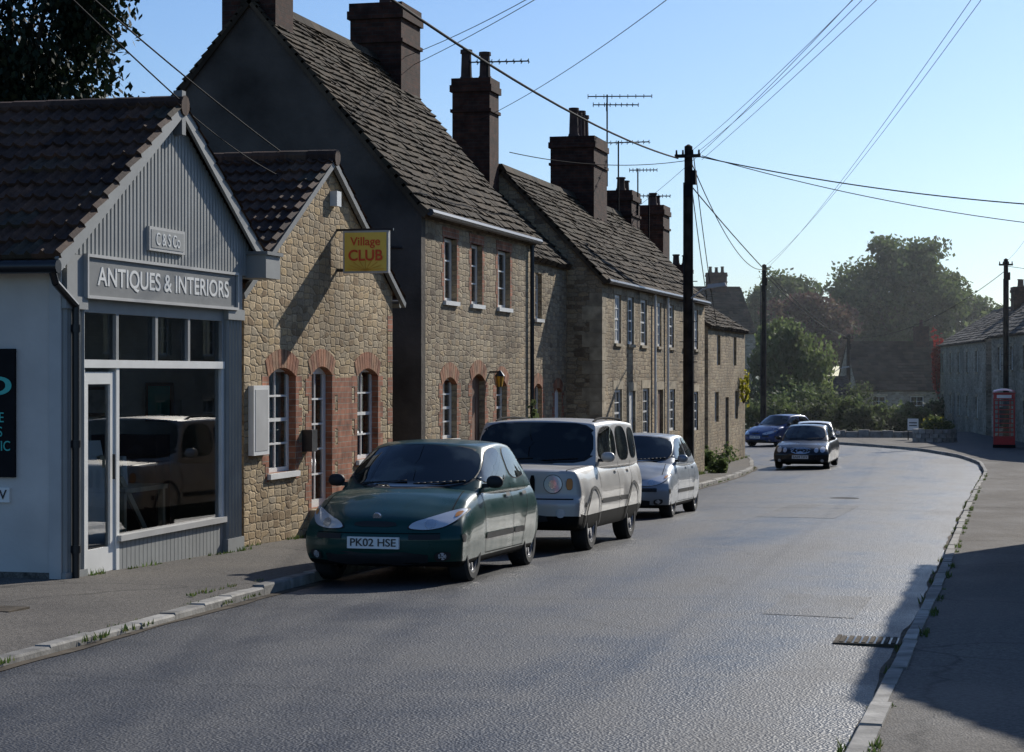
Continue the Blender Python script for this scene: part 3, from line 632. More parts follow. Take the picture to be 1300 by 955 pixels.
# ---- terrace
Tn=empty('stone_terrace',(-9,52,gz(52))); D=-9.0;A0,A1=44.3,59.3;EV=3.68;RX,RZ=-11.3,6.12;BX=-13.6
mb=MB()
upx=[(45.74,46.5),(47.35,48.1),(49.0,49.85),(51.35,51.95),(53.1,53.9),(55.4,56.2),(57.4,58.1)]
up=[(a,b,2.3,3.42) for a,b in upx]
lo=[(45.7,46.6,.15,1.25),(47.5,48.3,-1.1,1.2),(49.3,50.2,.1,1.25),(51.4,52.2,-1.2,1.2),(53.2,54.1,.1,1.2),(55.4,56.2,-1.2,1.15),(57.3,58.1,0,1.1)]
wall(mb,D,A0,A1,-1.5,EV,up+lo,M_stone2)
mb.face([(D,A0,-1.5),(D,A0,EV),(RX,A0,RZ),(BX,A0,EV),(BX,A0,-1.5)],M_stone2); mb.face([(D,A1,-1.5),(D,A1,EV),(RX,A1,RZ),(BX,A1,EV),(BX,A1,-1.5)],M_stone2)
mb.face([(BX,A0,-1.5),(BX,A1,-1.5),(BX,A1,EV),(BX,A0,EV)],M_stone2)
mb.build('walls',Tn)
mb=MB()
for o in up+lo:
    mb.box(D-.1,D+.01,o[0]-.15,o[1]+.15,o[3],o[3]+.2,M_bonestone)
    jambs(mb,D,o[0],o[1],o[2],o[3],M_bonestone,w=(.13,.14))
z=-1.1;k=0
while z<EV-.3:
    w=.45 if k%2 else .28; w2=.28 if k%2 else .45
    mb.box(D-w,D+.008,A0-.008,A0+w2,z,z+.29,M_bonestone); z+=.3;k+=1
mb.build('dressed_stone',Tn)
mb=MB()
for i,o in enumerate(up): sash(mb,D,*o,2,4,sill=M_bonestone,fr=.07,dep=.04,glass=M_sash if i%3 else M_curtain)
for i,o in enumerate(lo):
    if i%2==0: sash(mb,D,*o,2,4,fr=.07,dep=.04)
    else: mb.box(D-.1,D-.06,*o,M_white if i!=3 else M_doorred)
mb.build('windows_and_doors',Tn)
mb=MB(); roofpair(mb,D,BX,RX,RZ,EV,A0,A1,rh=.19,tw=.26); mb.build('stone_tile_roof',Tn)
mb=MB(); chimney(mb,-11.3,52.6,1.15,1.7,5.2,7.75,M_brickd,pots=4,ph=.75,along='y'); chimney(mb,-11.3,58.7,.75,1.3,5.2,6.9,M_brickd,pots=2,ph=.4,along='y')
chimney(mb,-11.3,64,.75,1.2,2.2,6.9,M_brickd,pots=2,ph=.4,along='y')
aerial(mb,-10.75,53.6,6.6,9.05,1.7,rot=.2); aerial(mb,-10.75,53.55,8.6,8.82,1.2,rot=.25); aerial(mb,-10.6,54.4,6.0,7.9,1.2,rot=.0); aerial(mb,-10.7,59.6,5.6,6.9,.9); aerial(mb,-10.9,58.9,6.2,7.6,.8,rot=.15)
mb.build('chimney_stack',Tn)
mb=MB(); mb.cyl((D+.15,A0,EV-.03),(D+.15,A1,EV-.03),.055,.055,8,M_black)
for y in (50.7,52.6,56.8): mb.cyl((D+.06,y,EV),(D+.06,y,-1.2),.035,.035,6,M_white if y<56 else M_black)
mb.build('gutter_and_downpipe',Tn)
# ---- end cottage
H=empty('end_cottage',(-10,77,gz(77))); mb=MB()
mb.face([(-9.9,66,-1.7),(-9.9,66,3.15),(-12.2,66,4.6),(-14.5,66,3.15),(-14.5,66,-1.7)],M_stone2)
wall(mb,-9.9,66,75.1,-1.8,3.15,[(67.5,68.4,0,1),(70,70.8,-1.6,.8),(72.4,73.2,0,1),(68,68.8,1.9,2.9),(72,72.8,1.9,2.9)],M_stone2)
mb.face([(-9.9,75.1,-1.7),(-9.9,75.1,3.15),(-12.2,75.1,4.6),(-14.5,75.1,3.15),(-14.5,75.1,-1.7)],M_stone2)
for o in [(67.5,68.4,0,1),(72.4,73.2,0,1),(68,68.8,1.9,2.9),(72,72.8,1.9,2.9)]: sash(mb,-9.9,*o,2,2)
mb.box(-10.02,-9.98,70,70.8,-1.6,.8,M_greyd)
mb.build('walls',H); mb=MB(); roofpair(mb,-9.9,-14.5,-12.2,4.6,3.15,66,75.1,rh=.25,tw=.32); chimney(mb,-12.2,74.6,.7,.9,4,5.6,M_brickd,pots=2,ph=.4); mb.build('roof',H)

def simple_house(name,P0,P1,depth,zg,ev,rz,wallm,roofm,wins=(),doors=(),chim=(),sgn=1,side=1):
    P0=Vector((P0[0],P0[1],0));P1=Vector((P1[0],P1[1],0)); L_=(P1-P0).length; Y=(P1-P0).normalized(); X=Vector((Y.y,-Y.x,0))
    if side<0: X=-X
    M=Matrix(((X.x,Y.x,0,P0.x),(X.y,Y.y,0,P0.y),(0,0,1,0),(0,0,0,1)))
    e=empty(name,(P0.x,P0.y,zg)); mb=MB(M)
    ops=[tuple(w) for w in wins]+[tuple(w) for w in doors]
    wall(mb,0,0,L_,zg-.3,ev,ops,wallm)
    for y in (0,L_): mb.face([(0,y,zg-.3),(0,y,ev),(-depth/2,y,rz),(-depth,y,ev),(-depth,y,zg-.3)],wallm)
    mb.face([(-depth,0,zg-.3),(-depth,L_,zg-.3),(-depth,L_,ev),(-depth,0,ev)],wallm)
    mb.build('walls',e); mb=MB(M)
    for w in wins:
        sash(mb,0,*w,2,3,mid=False); mb.box(-.1,.02,w[0]-.12,w[1]+.12,w[3],w[3]+.16,M_bonestone); mb.box(-.05,.06,w[0]-.08,w[1]+.08,w[2]-.1,w[2]-.002,M_bonestone)
    for w in doors: mb.box(-.1,-.06,*w,M_greyd)
    mb.build('windows_and_doors',e); mb=MB(M)
    roofpair(mb,0,-depth,-depth/2,rz,ev,0,L_,roofm,rh=.3,tw=.4)
    for (x,y,wx,wy,h,p) in chim: chimney(mb,x,y,wx,wy,rz-1,h,M_brickd,pots=p,ph=.45,along='y')
    mb.build('roof_and_chimney',e); return e
simple_house('roadside_house',(1.7,31.5),(1.7,19.5),6,gz(25),4.0,6.4,M_stone3,M_slated,[(1.5,2.4,.5,1.7),(4.6,5.5,.5,1.7),(8,8.9,.5,1.7),(1.5,2.4,2.4,3.4),(4.6,5.5,2.4,3.4),(8,8.9,2.4,3.4)],[(6.4,7.3,-.6,1.6)],[(-3,.5,.8,.8,7.2,2)])
simple_house('roadside_house',(4.5,66),(4.5,40),7,gz(53),3.4,6.0,M_stone3,M_slated,[(2+3.2*i,3+3.2*i,z,z+1.1) for i in range(7) for z in (-.2,2.1)],[(4.5,5.4,-1.2,.9),(14.1,15,-1.2,.9)],[(-3.5,3,.8,1.2,6.9,3),(-3.5,20,.8,1.2,6.9,3)])
simple_house('roadside_cottage',(-1.5,104.5),(1.9,84),7,gz(95),3.45,6.1,M_stone3,M_slated,[(2+3.6*i,2.9+3.6*i,z,z+1.1) for i in range(5) for z in (-.7,1.8)],[(3.9,4.8,-1.6,.5),(11.1,12,-1.6,.5)],[(-3.5,1,.9,1.2,7.3,2),(-3.5,14,.9,1.2,7.1,2)])
simple_house('roadside_cottage',(-5.0,128),(-1.8,106),6.5,gz(115),3.3,5.3,M_stone3,M_slated,[(2+4*i,2.9+4*i,z,z+1.1) for i in range(5) for z in (-.7,1.7)],[(8,8.9,-1.6,.5)],[(-3.2,12,.9,1.2,6.4,2)])
simple_house('hipped_cottage',(-10.8,140),(-4.2,142),7,-1.6,.5,3.7,M_stone3,M_slate,[(1,1.9,-.9,.1),(3.6,4.5,-.9,.1)],[],[(-3.5,5.2,.8,.9,4.9,1)],side=1)
simple_house('garden_outbuilding',(-13.6,128),(-10.2,129),4,-1.6,-.2,1.3,M_stone3,M_slated,[(1,1.8,-1.2,-.5)],[],[],side=1)
simple_house('distant_house',(-28,146),(-19,150),8,-1.6,4.6,8.0,M_stone3,M_slate,[(2,3,2,3.4),(5,6,2,3.4)],[],[(-4,1.2,.9,1.4,9.4,3),(-4,8,.9,1.4,9.2,3)],side=1)

# ================================================================ POLES & WIRES
def tpole(name,x,y,zt,r=.12,arms=1,lean=0):
    e=empty(name,(x,y,gz(y))); mb=MB(); g=gz(y)
    mb.cyl((x,y,g-.2),(x+lean,y,zt),r*1.15,r*.8,14,M_wood); mb.cyl((x+lean,y,zt),(x+lean,y,zt+.05),r*.8,.02,10,M_wood)
    for k in range(arms):
        z=zt-.25-.45*k; mb.box(x-.32+lean,x+.32+lean,y-.05-r,y+.04-r,z-.04,z+.04,M_wood)
        for q in (-.28,-.12,.12,.28): mb.cyl((x+q+lean,y-r,z+.04),(x+q+lean,y-r,z+.15),.028,.02,8,M_blackm)
    mb.cyl((x+.9*r,y-.6*r,g),(x+.85*r,y-.6*r,zt-.6),.022,.022,6,M_black); mb.cyl((x-.9*r,y-.6*r,g),(x-.85*r,y-.6*r,zt-.9),.016,.016,6,M_black)
    for q in range(6): mb.cyl((x-r-.1,y,g+2.6+q*.5),(x+r+.1,y,g+2.6+q*.5),.012,.012,5,M_black)
    mb.box(x-.07,x+.07,y-r*1.25,y-r*.9,zt-1.25,zt-.95,M_blackm); mb.box(x+r*.6,x+r*.6+.12,y-.1,y+.1,zt-.95,zt-.6,M_blackm)
    mb.build('pole',e,autos=40); return e
P1=tpole('telegraph_pole',-8.05,50.4,7.25,.125,1)
tpole('telegraph_pole',-11.8,96,6.7,.13,0,.05); tpole('telegraph_pole',-10.7,131,4.1,.13,1); tpole('telegraph_pole',-.75,97.5,6.9,.13,1)
tpole('telegraph_pole',-7.4,6,7.4,.13,1); tpole('telegraph_pole',2.3,13,7.8,.13,1)
def lamp(name,x,y,z,L=.65):
    e=empty(name,(x,y,z)); mb=MB(); mb.cyl((x,y-.1,z-.18),(x+L*.6,y-.1,z+.05),.02,.02,8,M_greyl); mb.cyl((x+L*.5,y-.1,z+.02),(x+L,y-.1,z+.1),.02,.02,8,M_greyl)
    mb.hexa([(x+L-.1,y-.17,z+.06),(x+L+.38,y-.15,z+.12),(x+L+.38,y-.05,z+.12),(x+L-.1,y-.03,z+.06),(x+L-.08,y-.15,z+.16),(x+L+.34,y-.13,z+.2),(x+L+.34,y-.07,z+.2),(x+L-.08,y-.05,z+.16)],M_greyl); mb.build('lamp_arm',e)
lamp('street_lamp',-7.95,50.3,3.65,.5); lamp('street_lamp',-11.6,131,1.9,.6)
def wire(a,b,sag,r=.012,n=24):
    c=bpy.data.curves.new('overhead_wire','CURVE'); c.dimensions='3D'; c.bevel_depth=r; c.bevel_resolution=1
    s=c.splines.new('POLY'); s.points.add(n)
    for i in range(n+1):
        q=i/n; p=Vector(a).lerp(Vector(b),q); s.points[i].co=(p.x,p.y,p.z-sag*4*q*(1-q),1)
    c.materials.append(M_blackm); o=bpy.data.objects.new('overhead_wire',c); scene.collection.objects.link(o)
P=(-8.05,50.3,7.05)
wire((-8.3,50.3,6.95),(-7.4,6,7.2),.75,.020)
wire(P,(4.4,48,5.2),.35,.016); wire((-7.7,50.3,7.0),(4.4,52,4.9),.4,.011)
wire(P,(2.3,13,7.4),.25,.005); wire((-7.8,50.3,7.1),(2.5,13,7.6),.3,.005)
wire((-11.8,96,6.6),(2.3,13,7.5),.6,.005); wire((-11.8,96,6.4),(2.0,13,7.3),.5,.005)
wire((-.75,97.5,6.8),(2.3,13,7.7),.9,.005)
wire((-.75,97.5,6.6),(9,70,5.5),.5,.012)
wire((-11.5,37.3,7.6),(2.2,13,7.6),.5,.006); wire((-11.3,37.5,7.5),(2.4,13,7.5),.3,.006); wire((-11.7,43.8,7.2),(2.3,13,7.7),.5,.006)
wire((-10.9,58.5,6.4),(2.3,13,7.6),.4,.005); wire((-7.7,50.3,6.9),(2.6,13,7.2),.1,.005)
wire(P,(-11.8,96,6.5),.8,.014); wire((-8,50.3,6.3),(-10.7,131,3.9),.6,.016)
wire(P,(-9,60,3.6),.15,.012); wire((-8.0,50.3,6.9),(-11,43.9,6.5),.2,.010); wire((-7.9,50.3,6.95),(-9.9,68,3.2),.25,.012)
wire((-7.4,6,7.0),(-10.2,30.2,4.35),.35,.009); wire((-7.4,6,7.3),(-8.7,20.35,4.5),.15,.008); wire((-8.7,20.35,4.45),(-10.3,30.2,4.4),.2,.006)
wire((-11.8,96,6.4),(-10.7,131,3.9),.5,.02); wire((-10.7,131,3.9),(-.75,97.5,6.4),.9,.014)

# ================================================================ PHONE BOX
K=empty('telephone_box',(-.75,88.6,gz(88.6)+.1)); M_red=plain('red_gloss_paint',(.42,.012,.012),.35,var=.1,coat=.4)
x,y,g=-.75,88.6,gz(88.6)+.1; mb=MB(); h=.44
mb.box(x-h-.02,x+h+.02,y-h-.02,y+h+.02,g,g+.14,M_blackm)
for a in (-1,1):
    for b_ in (-1,1): mb.box(x+a*h-.06*(a>0)-.0,x+a*h+.06*(a<0),y+b_*h-.06*(b_>0),y+b_*h+.06*(b_<0),g+.14,g+2.05,M_red)
mb.box(x-h,x+h,y-h,y+h,g+2.05,g+2.28,M_red); mb.box(x-h-.03,x+h+.03,y-h-.03,y+h+.03,g+2.28,g+2.32,M_red)
mb.box(x-.3,x+.3,y-h-.012,y-h-.001,g+2.09,g+2.22,M_white); mb.box(x-h-.012,x-h-.001,y-.3,y+.3,g+2.09,g+2.22,M_white)
n=8
vs=[];fs=[]
for i in range(n+1):
    for j in range(n+1):
        u=i/n*2-1;v=j/n*2-1; vs.append((x+u*h,y+v*h,g+2.32+.17*(1-.5*u*u-.5*v*v)-.0))
for i in range(n):
    for j in range(n): o=i*(n+1)+j; fs.append((o,o+n+1,o+n+2,o+1))
mb.grid(vs,fs,M_red)
mb.box(x-h+.06,x+h-.06,y-h+.02,y+h-.02,g+.14,g+.45,M_red); mb.box(x-h+.02,x+h-.02,y-h+.06,y+h-.06,g+.14,g+.45,M_red)
for q in (-1,1):
    for k in range(9):
        z=g+.45+k*.19; mb.box(x-h+.06,x+h-.06,y+q*(h-.03)-.015,y+q*(h-.03)+.015,z,z+.03,M_red); mb.box(x+q*(h-.03)-.015,x+q*(h-.03)+.015,y-h+.06,y+h-.06,z,z+.03,M_red)
    for c in (-.24,.24):
        mb.box(x+c-.015,x+c+.015,y+q*(h-.03)-.014,y+q*(h-.03)+.014,g+.45,g+2.05,M_red); mb.box(x+q*(h-.03)-.014,x+q*(h-.03)+.014,y+c-.015,y+c+.015,g+.45,g+2.05,M_red)
    mb.face([(x-h+.05,y+q*(h-.032),g+.45),(x+h-.05,y+q*(h-.032),g+.45),(x+h-.05,y+q*(h-.032),g+2.05),(x-h+.05,y+q*(h-.032),g+2.05)],M_clear)
    mb.face([(x+q*(h-.032),y-h+.05,g+.45),(x+q*(h-.032),y+h-.05,g+.45),(x+q*(h-.032),y+h-.05,g+2.05),(x+q*(h-.032),y-h+.05,g+2.05)],M_clear)
mb.box(x-.2,x+.2,y+.2,y+.38,g+.9,g+1.7,M_black)
mb.build('kiosk',K)

# ================================================================ VEGETATION
def leafmat(n,stops,tr=.4): return island(n,stops,.7,.35,0,tr,.2)
LM_green=leafmat('leaves_green',[(0,(.06,.085,.03)),(.5,(.09,.125,.045)),(1,(.12,.15,.06))])  # green, dark, copper and willow leaf colours paled to imitate distance haze
LM_dark=leafmat('leaves_dark',[(0,(.045,.06,.028)),(.5,(.065,.085,.036)),(1,(.09,.11,.05))])
LM_copper=leafmat('leaves_copper',[(0,(.075,.045,.04)),(.5,(.11,.065,.05)),(1,(.11,.095,.055))])
LM_willow=leafmat('leaves_willow',[(0,(.10,.13,.04)),(.5,(.13,.17,.06)),(1,(.16,.19,.08))])
LM_con=leafmat('conifer_needles',[(0,(.010,.019,.010)),(.6,(.018,.03,.013)),(1,(.028,.04,.018))],.08)
LM_yel=leafmat('leaves_yellow',[(0,(.25,.25,.03)),(1,(.40,.36,.05))])
LM_red=leafmat('creeper_red',[(0,(.30,.03,.03)),(1,(.42,.06,.04))])
M_bark=plain('bark',(.07,.055,.04),.95,var=.3,scale=5,bump=.5)
def leafcloud(name,C_,sizes,nleaf,ls,mat,parent,rng,aspect=.6,down=0):
    n=len(C_); idx=rng.integers(0,n,nleaf); d=rng.normal(size=(nleaf,3)); d/=np.linalg.norm(d,axis=1)[:,None]
    rad=rng.random(nleaf)**.45*(1+.25*rng.normal(size=nleaf)*(rng.random(nleaf)<.35)); p=C_[idx]+d*sizes[idx]*rad[:,None]
    nrm=d*.6+rng.normal(size=(nleaf,3))*.6; nrm/=np.linalg.norm(nrm,axis=1)[:,None]
    r=rng.normal(size=(nleaf,3)); 
    if down: r=r*.3+np.array([0,0,-1])*down
    a=r-nrm*np.sum(r*nrm,axis=1)[:,None]; a/=np.linalg.norm(a,axis=1)[:,None]; b_=np.cross(nrm,a)
    s=ls*(.6+.8*rng.random(nleaf))[:,None]
    V_=np.stack([p-a*s,p+b_*s*aspect,p+a*s,p-b_*s*aspect],axis=1).reshape(-1,3)
    me=bpy.data.meshes.new(name); me.vertices.add(len(V_)); me.vertices.foreach_set('co',V_.ravel().astype(np.float32))
    me.loops.add(nleaf*4); me.loops.foreach_set('vertex_index',np.arange(nleaf*4,dtype=np.int32)); me.polygons.add(nleaf)
    me.polygons.foreach_set('loop_start',np.arange(0,nleaf*4,4,dtype=np.int32)); me.polygons.foreach_set('loop_total',np.full(nleaf,4,dtype=np.int32))
    me.materials.append(mat); me.update(); me.validate(); o=bpy.data.objects.new(name,me); scene.collection.objects.link(o)
    if parent is not None: o.parent=parent; o.matrix_parent_inverse=parent.matrix_basis.inverted()
    return o
def tree(name,x,y,H_,cr,z0f=.25,nc=40,nl=9000,ls=.22,mat=LM_green,seed=1,g=None,clump=.22,down=0,trunk=True):
    rng=np.random.default_rng(seed); g=gz(y) if g is None else g; e=empty(name,(x,y,g))
    cz=g+H_*(z0f+(1-z0f)/2); hz=H_*(1-z0f)/2
    d=rng.normal(size=(nc,3)); d/=np.linalg.norm(d,axis=1)[:,None]; rr=.45+.5*rng.random(nc)
    C_=d*rr[:,None]*np.array([cr,cr,hz])*.85+np.array([x,y,cz])
    sz=(clump*cr*(.6+.9*rng.random(nc)))[:,None]*np.array([1.15,1.15,.75])
    if down: sz=sz*np.array([.8,.8,2.2])
    leafcloud('foliage',C_,sz,nl,ls,mat,e,rng,down=down)
    mb=MB(); tr=max(.08,H_*.022); top=Vector((x,y,g+H_*.6)); mb.cyl((x,y,g-.2),(x,y,g+H_*z0f),tr*1.3,tr,10,M_bark,False); mb.cyl((x,y,g+H_*z0f),top,tr,tr*.35,8,M_bark,False)
    for i in range(min(nc,22)):
        q=random.uniform(.15,.95); s0=Vector((x,y,g+H_*z0f)).lerp(top,q*.8); mb.cyl(s0,Vector(C_[i]),tr*.35,tr*.06,5,M_bark,False)
    mb.build('trunk_and_limbs',e,smooth=True); return e
tree('broadleaf_tree',-10.5,183,16.2,7.0,.22,80,26000,.22,LM_green,3,clump=.20)
tree('broadleaf_tree',-5.5,196,11.5,6.0,.2,50,14000,.24,LM_green,4,clump=.24)
tree('copper_beech_tree',-16.5,168,11.0,4.4,.2,50,15000,.19,LM_copper,5,clump=.25)
tree('broadleaf_tree',-21.5,188,13.6,5.0,.2,55,15000,.22,LM_green,6,clump=.23)
tree('broadleaf_tree',-27.5,180,11.0,4.8,.2,40,12000,.24,LM_dark,7,clump=.28)
tree('broadleaf_tree',-15,210,12.5,6.5,.2,50,12000,.26,LM_dark,8,clump=.28)
tree('willow_tree',-13.6,124,6.6,3.0,.12,60,16000,.15,LM_willow,9,clump=.24,down=2)
tree('conifer_tree',-21.5,41,15.5,3.4,.3,110,42000,.09,LM_con,10,clump=.24,down=1)
tree('conifer_tree',-25.5,44,13,3.2,.3,60,20000,.10,LM_con,11,clump=.26,down=1)
tree('roadside_tree',8.5,36,7.5,2.6,.25,30,5000,.2,LM_dark,12,clump=.3); tree('roadside_tree',8,71,8,3,.2,30,5000,.22,LM_dark,13,clump=.3); tree('roadside_tree',10,79,9,3.5,.2,30,5000,.24,LM_dark,14,clump=.3)
def bush(name,x,y,r,h,mat,seed,nl=1800,ls=.1,g=None):
    rng=np.random.default_rng(seed); g=gz(y) if g is None else g; nc=14; e=empty(name,(x,y,g))
    C_=np.stack([x+r*(rng.random(nc)*2-1)*.7,y+r*(rng.random(nc)*2-1)*.6,g+h*(.2+.55*rng.random(nc))],1); sz=np.ones((nc,3))*np.array([r*.38,r*.38,h*.32])*(.7+.6*rng.random(nc))[:,None]
    leafcloud('foliage',C_,sz,nl,ls,mat,e,rng)
    mb=MB()
    for i in range(5): mb.cyl((x,y,g-.05),Vector(C_[i]),.03,.01,5,M_bark,False)
    mb.build('stems',e)
for i,(x,y,r,h,m) in enumerate([(-15.5,112,1.8,2.0,LM_dark),(-13.2,110,1.7,2.4,LM_green),(-11.4,112,1.4,1.8,LM_dark),(-9.8,115,1.6,2.2,LM_green),(-8.4,113,1.2,1.5,LM_dark),(-7.2,118,1.6,1.7,LM_green),(-12.3,118,2,3.1,LM_green),(-10.2,121,1.8,2.6,LM_dark),(-6.2,120,1.3,1.2,LM_willow),(-15.2,120,2,2.7,LM_dark),(-17.5,112,2.2,2.8,LM_dark),(-20,112,2.4,3,LM_green),(-5.2,126,1.6,1.8,LM_dark),(-22.6,116,2.5,4.2,LM_dark),(-4.3,132,1.6,1.8,LM_green),(-2.6,134,1.8,2.4,LM_dark)]):
    bush('shrub',x,y,r,h,m,20+i,2400,.11)
bush('climbing_plant',-9.75,73.6,.25,1.3,LM_yel,60,130,.08,g=.6)
bush('climbing_plant',-8.85,36.6,.3,1.9,LM_dark,61,900,.06); bush('climbing_plant',-8.7,59.9,.35,.6,LM_green,62,500,.06)
bush('shrub',-9.3,62.5,.8,.9,LM_green,63,900,.07)
bush('red_creeper',-5.0,127,.35,4.0,LM_red,64,800,.10,g=.2)
tree('background_trees',30,210,13,6.5,.15,50,9000,.3,LM_dark,31,clump=.3)
tree('background_trees',14,220,11,7,.15,50,9000,.3,LM_green,32,clump=.3)
tree('background_trees',-40,200,12,7,.15,50,9000,.3,LM_dark,33,clump=.3)
PL=empty('stone_planter',(-3.9,95.5,gz(95)+.1)); x,y,g=-3.9,95.5,gz(95)+.1; mb=MB()
for r_ in range(3):
    n=16
    for i in range(n):
        a0=2*math.pi*(i+.5*(r_%2))/n+.02; a1=2*math.pi*(i+1+.5*(r_%2))/n-.02; R0,R1=.78,1.0
        P_=[(x+math.cos(a)*R_,y+math.sin(a)*R_,g+.2*r_) for a,R_ in ((a0,R0),(a0,R1),(a1,R1),(a1,R0))]; mb.hexa(P_+[(p[0],p[1],g+.2*r_+.185) for p in P_],M_kerb)
mb.cyl((x,y,g),(x,y,g+.5),.8,.8,18,M_dirt); mb.build('stone_ring',PL)
rng=np.random.default_rng(70); leafcloud('flowers',np.array([[x-.3,y,g+.75],[x+.35,y,g+.8],[x,y+.2,g+.95],[x+.6,y,g+.65]]),np.ones((4,3))*.3,900,.07,LM_willow,PL,rng); leafcloud('blooms',np.array([[x-.3,y,g+.85],[x+.35,y,g+.85]]),np.ones((2,3))*.32,120,.05,LM_yel,PL,rng)
W=empty('low_stone_wall',(-8,99,gz(99))); mb=MB()
q=0
while q<1:
    a=Vector((-13.5,100.5,0)).lerp(Vector((-4.9,101.5,0)),q); h=random.uniform(.35,.5); w=random.uniform(.35,.6)
    mb.box(a.x,a.x+w-.02,a.y-.2,a.y+.2,gz(99)-.05,gz(99)+h,M_kerb); q+=w/8.6
mb.build('stones',W)
N_=empty('village_notice_sign',(-5,98,gz(98))); mb=MB(); mb.box(-5.25,-4.75,97.97,98.0,gz(98)+.55,gz(98)+1.1,M_white); mb.box(-5.25,-5.2,98.0,98.04,gz(98),gz(98)+1.1,M_blackm); mb.box(-4.8,-4.75,98.0,98.04,gz(98),gz(98)+1.1,M_blackm); mb.box(-5.18,-4.82,97.96,97.969,gz(98)+.75,gz(98)+.8,M_black); mb.box(-5.18,-4.82,97.96,97.969,gz(98)+.88,gz(98)+.93,M_black); mb.build('board',N_)

# ================================================================ CARS
def paint(name,col,metal=.4,rough=.28,coat=.5,spec=.35):
    m,nt,N,L,b=nm(name); b.inputs['Base Color'].default_value=(*col,1); b.inputs['Metallic'].default_value=metal; b.inputs['Coat Weight'].default_value=coat; b.inputs['Coat Roughness'].default_value=.04; b.inputs['Specular IOR Level'].default_value=spec
    tc=N.new('ShaderNodeTexCoord'); n=N.new('ShaderNodeTexNoise'); n.inputs['Scale'].default_value=2.5; n.inputs['Detail'].default_value=8; L.new(tc.outputs['Object'],n.inputs['Vector'])
    r=ramp(N,[(.3,rough-.04),(.75,rough+.15)]); L.new(n.outputs['Fac'],r.inputs['Fac']); L.new(r.outputs[0],b.inputs['Roughness']); return m
MP_green=paint('green_car_paint',(.002,.042,.034),.05,.30,.40,.2); MP_silver=paint('champagne_car_paint',(.50,.48,.44),.25,.42,.4); MP_blue=paint('silver_blue_car_paint',(.26,.29,.32),.3,.4,.4); MP_black=paint('black_car_paint',(.010,.011,.014),.1); MP_white=paint('white_car_paint',(.66,.66,.64),.0); MP_dblue=paint('blue_car_paint',(.02,.05,.16),.2)
M_cglass,_nt,N,L,b=nm('car_glass'); b.inputs['Roughness'].default_value=.02; b.inputs['Specular IOR Level'].default_value=.55
_tc=N.new('ShaderNodeTexCoord'); _n=N.new('ShaderNodeTexNoise'); _n.inputs['Scale'].default_value=2.6; L.new(_tc.outputs['Object'],_n.inputs['Vector']); _r=ramp(N,[(.48,(.006,.008,.008)),(.62,(.05,.058,.052))]); L.new(_n.outputs['Fac'],_r.inputs['Fac']); L.new(_r.outputs[0],b.inputs['Base Color'])
M_lamp,_nt,N,L,b=nm('headlamp_lens'); b.inputs['Base Color'].default_value=(.55,.57,.6,1); b.inputs['Metallic'].default_value=.3; b.inputs['Roughness'].default_value=.25; b.inputs['Coat Weight'].default_value=1; b.inputs['Coat Roughness'].default_value=.02
M_chrome=plain('chrome',(.6,.6,.6),.22,.8,var=.02); M_tyre=plain('tyre_rubber',(.018,.018,.018),.8,var=.2); M_alloy=plain('alloy_wheel',(.38,.38,.39),.35,.8,var=.1); M_trim=plain('dark_trim',(.02,.021,.022),.6,var=.1,spec=.3); M_plate=plain('number_plate',(.72,.72,.70),.4,var=.02); M_amber=plain('indicator_lens',(.6,.2,.02),.3); M_redl=plain('rear_lens',(.35,.01,.01),.25)
M_under=plain('underbody',(.008,.008,.008),.9,spec=.1)
def lattice(nx,ny,nz,fn,it):
    idx={};vs=[];fs=[]
    def v(i,j,k):
        if (i,j,k) not in idx: idx[(i,j,k)]=len(vs); vs.append(fn(i/nx*2-1,j/ny,k/nz))
        return idx[(i,j,k)]
    for i in range(nx):
        for j in range(ny):
            for k,fl in ((0,1),(nz,0)):
                q=(v(i,j,k),v(i+1,j,k),v(i+1,j+1,k),v(i,j+1,k)); fs.append(q[::-1] if fl else q)
    for i in range(nx):
        for k in range(nz):
            for j,fl in ((0,0),(ny,1)):
                q=(v(i,j,k),v(i+1,j,k),v(i+1,j,k+1),v(i,j,k+1)); fs.append(q[::-1] if fl else q)
    for j in range(ny):
        for k in range(nz):
            for i,fl in ((0,1),(nx,0)):
                q=(v(i,j,k),v(i,j+1,k),v(i,j+1,k+1),v(i,j,k+1)); fs.append(q[::-1] if fl else q)
    V_=np.array(vs,dtype=float); ed=set()
    for f in fs:
        for a,b_ in zip(f,f[1:]+f[:1]): ed.add((min(a,b_),max(a,b_)))
    E_=np.array(list(ed)); deg=np.zeros(len(V_)); np.add.at(deg,E_[:,0],1); np.add.at(deg,E_[:,1],1)
    for _ in range(it):
        S_=np.zeros_like(V_); np.add.at(S_,E_[:,0],V_[E_[:,1]]); np.add.at(S_,E_[:,1],V_[E_[:,0]]); V_=.5*V_+.5*S_/deg[:,None]
    return V_,fs
def I(tab,x): return float(np.interp(x,[a for a,b in tab],[b for a,b in tab]))
def chaikin(p,n=2):
    for _ in range(n):
        q=[]
        for a,b_ in zip(p,p[1:]+p[:1]): q+= [(a[0]*.78+b_[0]*.22,a[1]*.78+b_[1]*.22),(a[0]*.22+b_[0]*.78,a[1]*.22+b_[1]*.78)]
        p=q
    return p
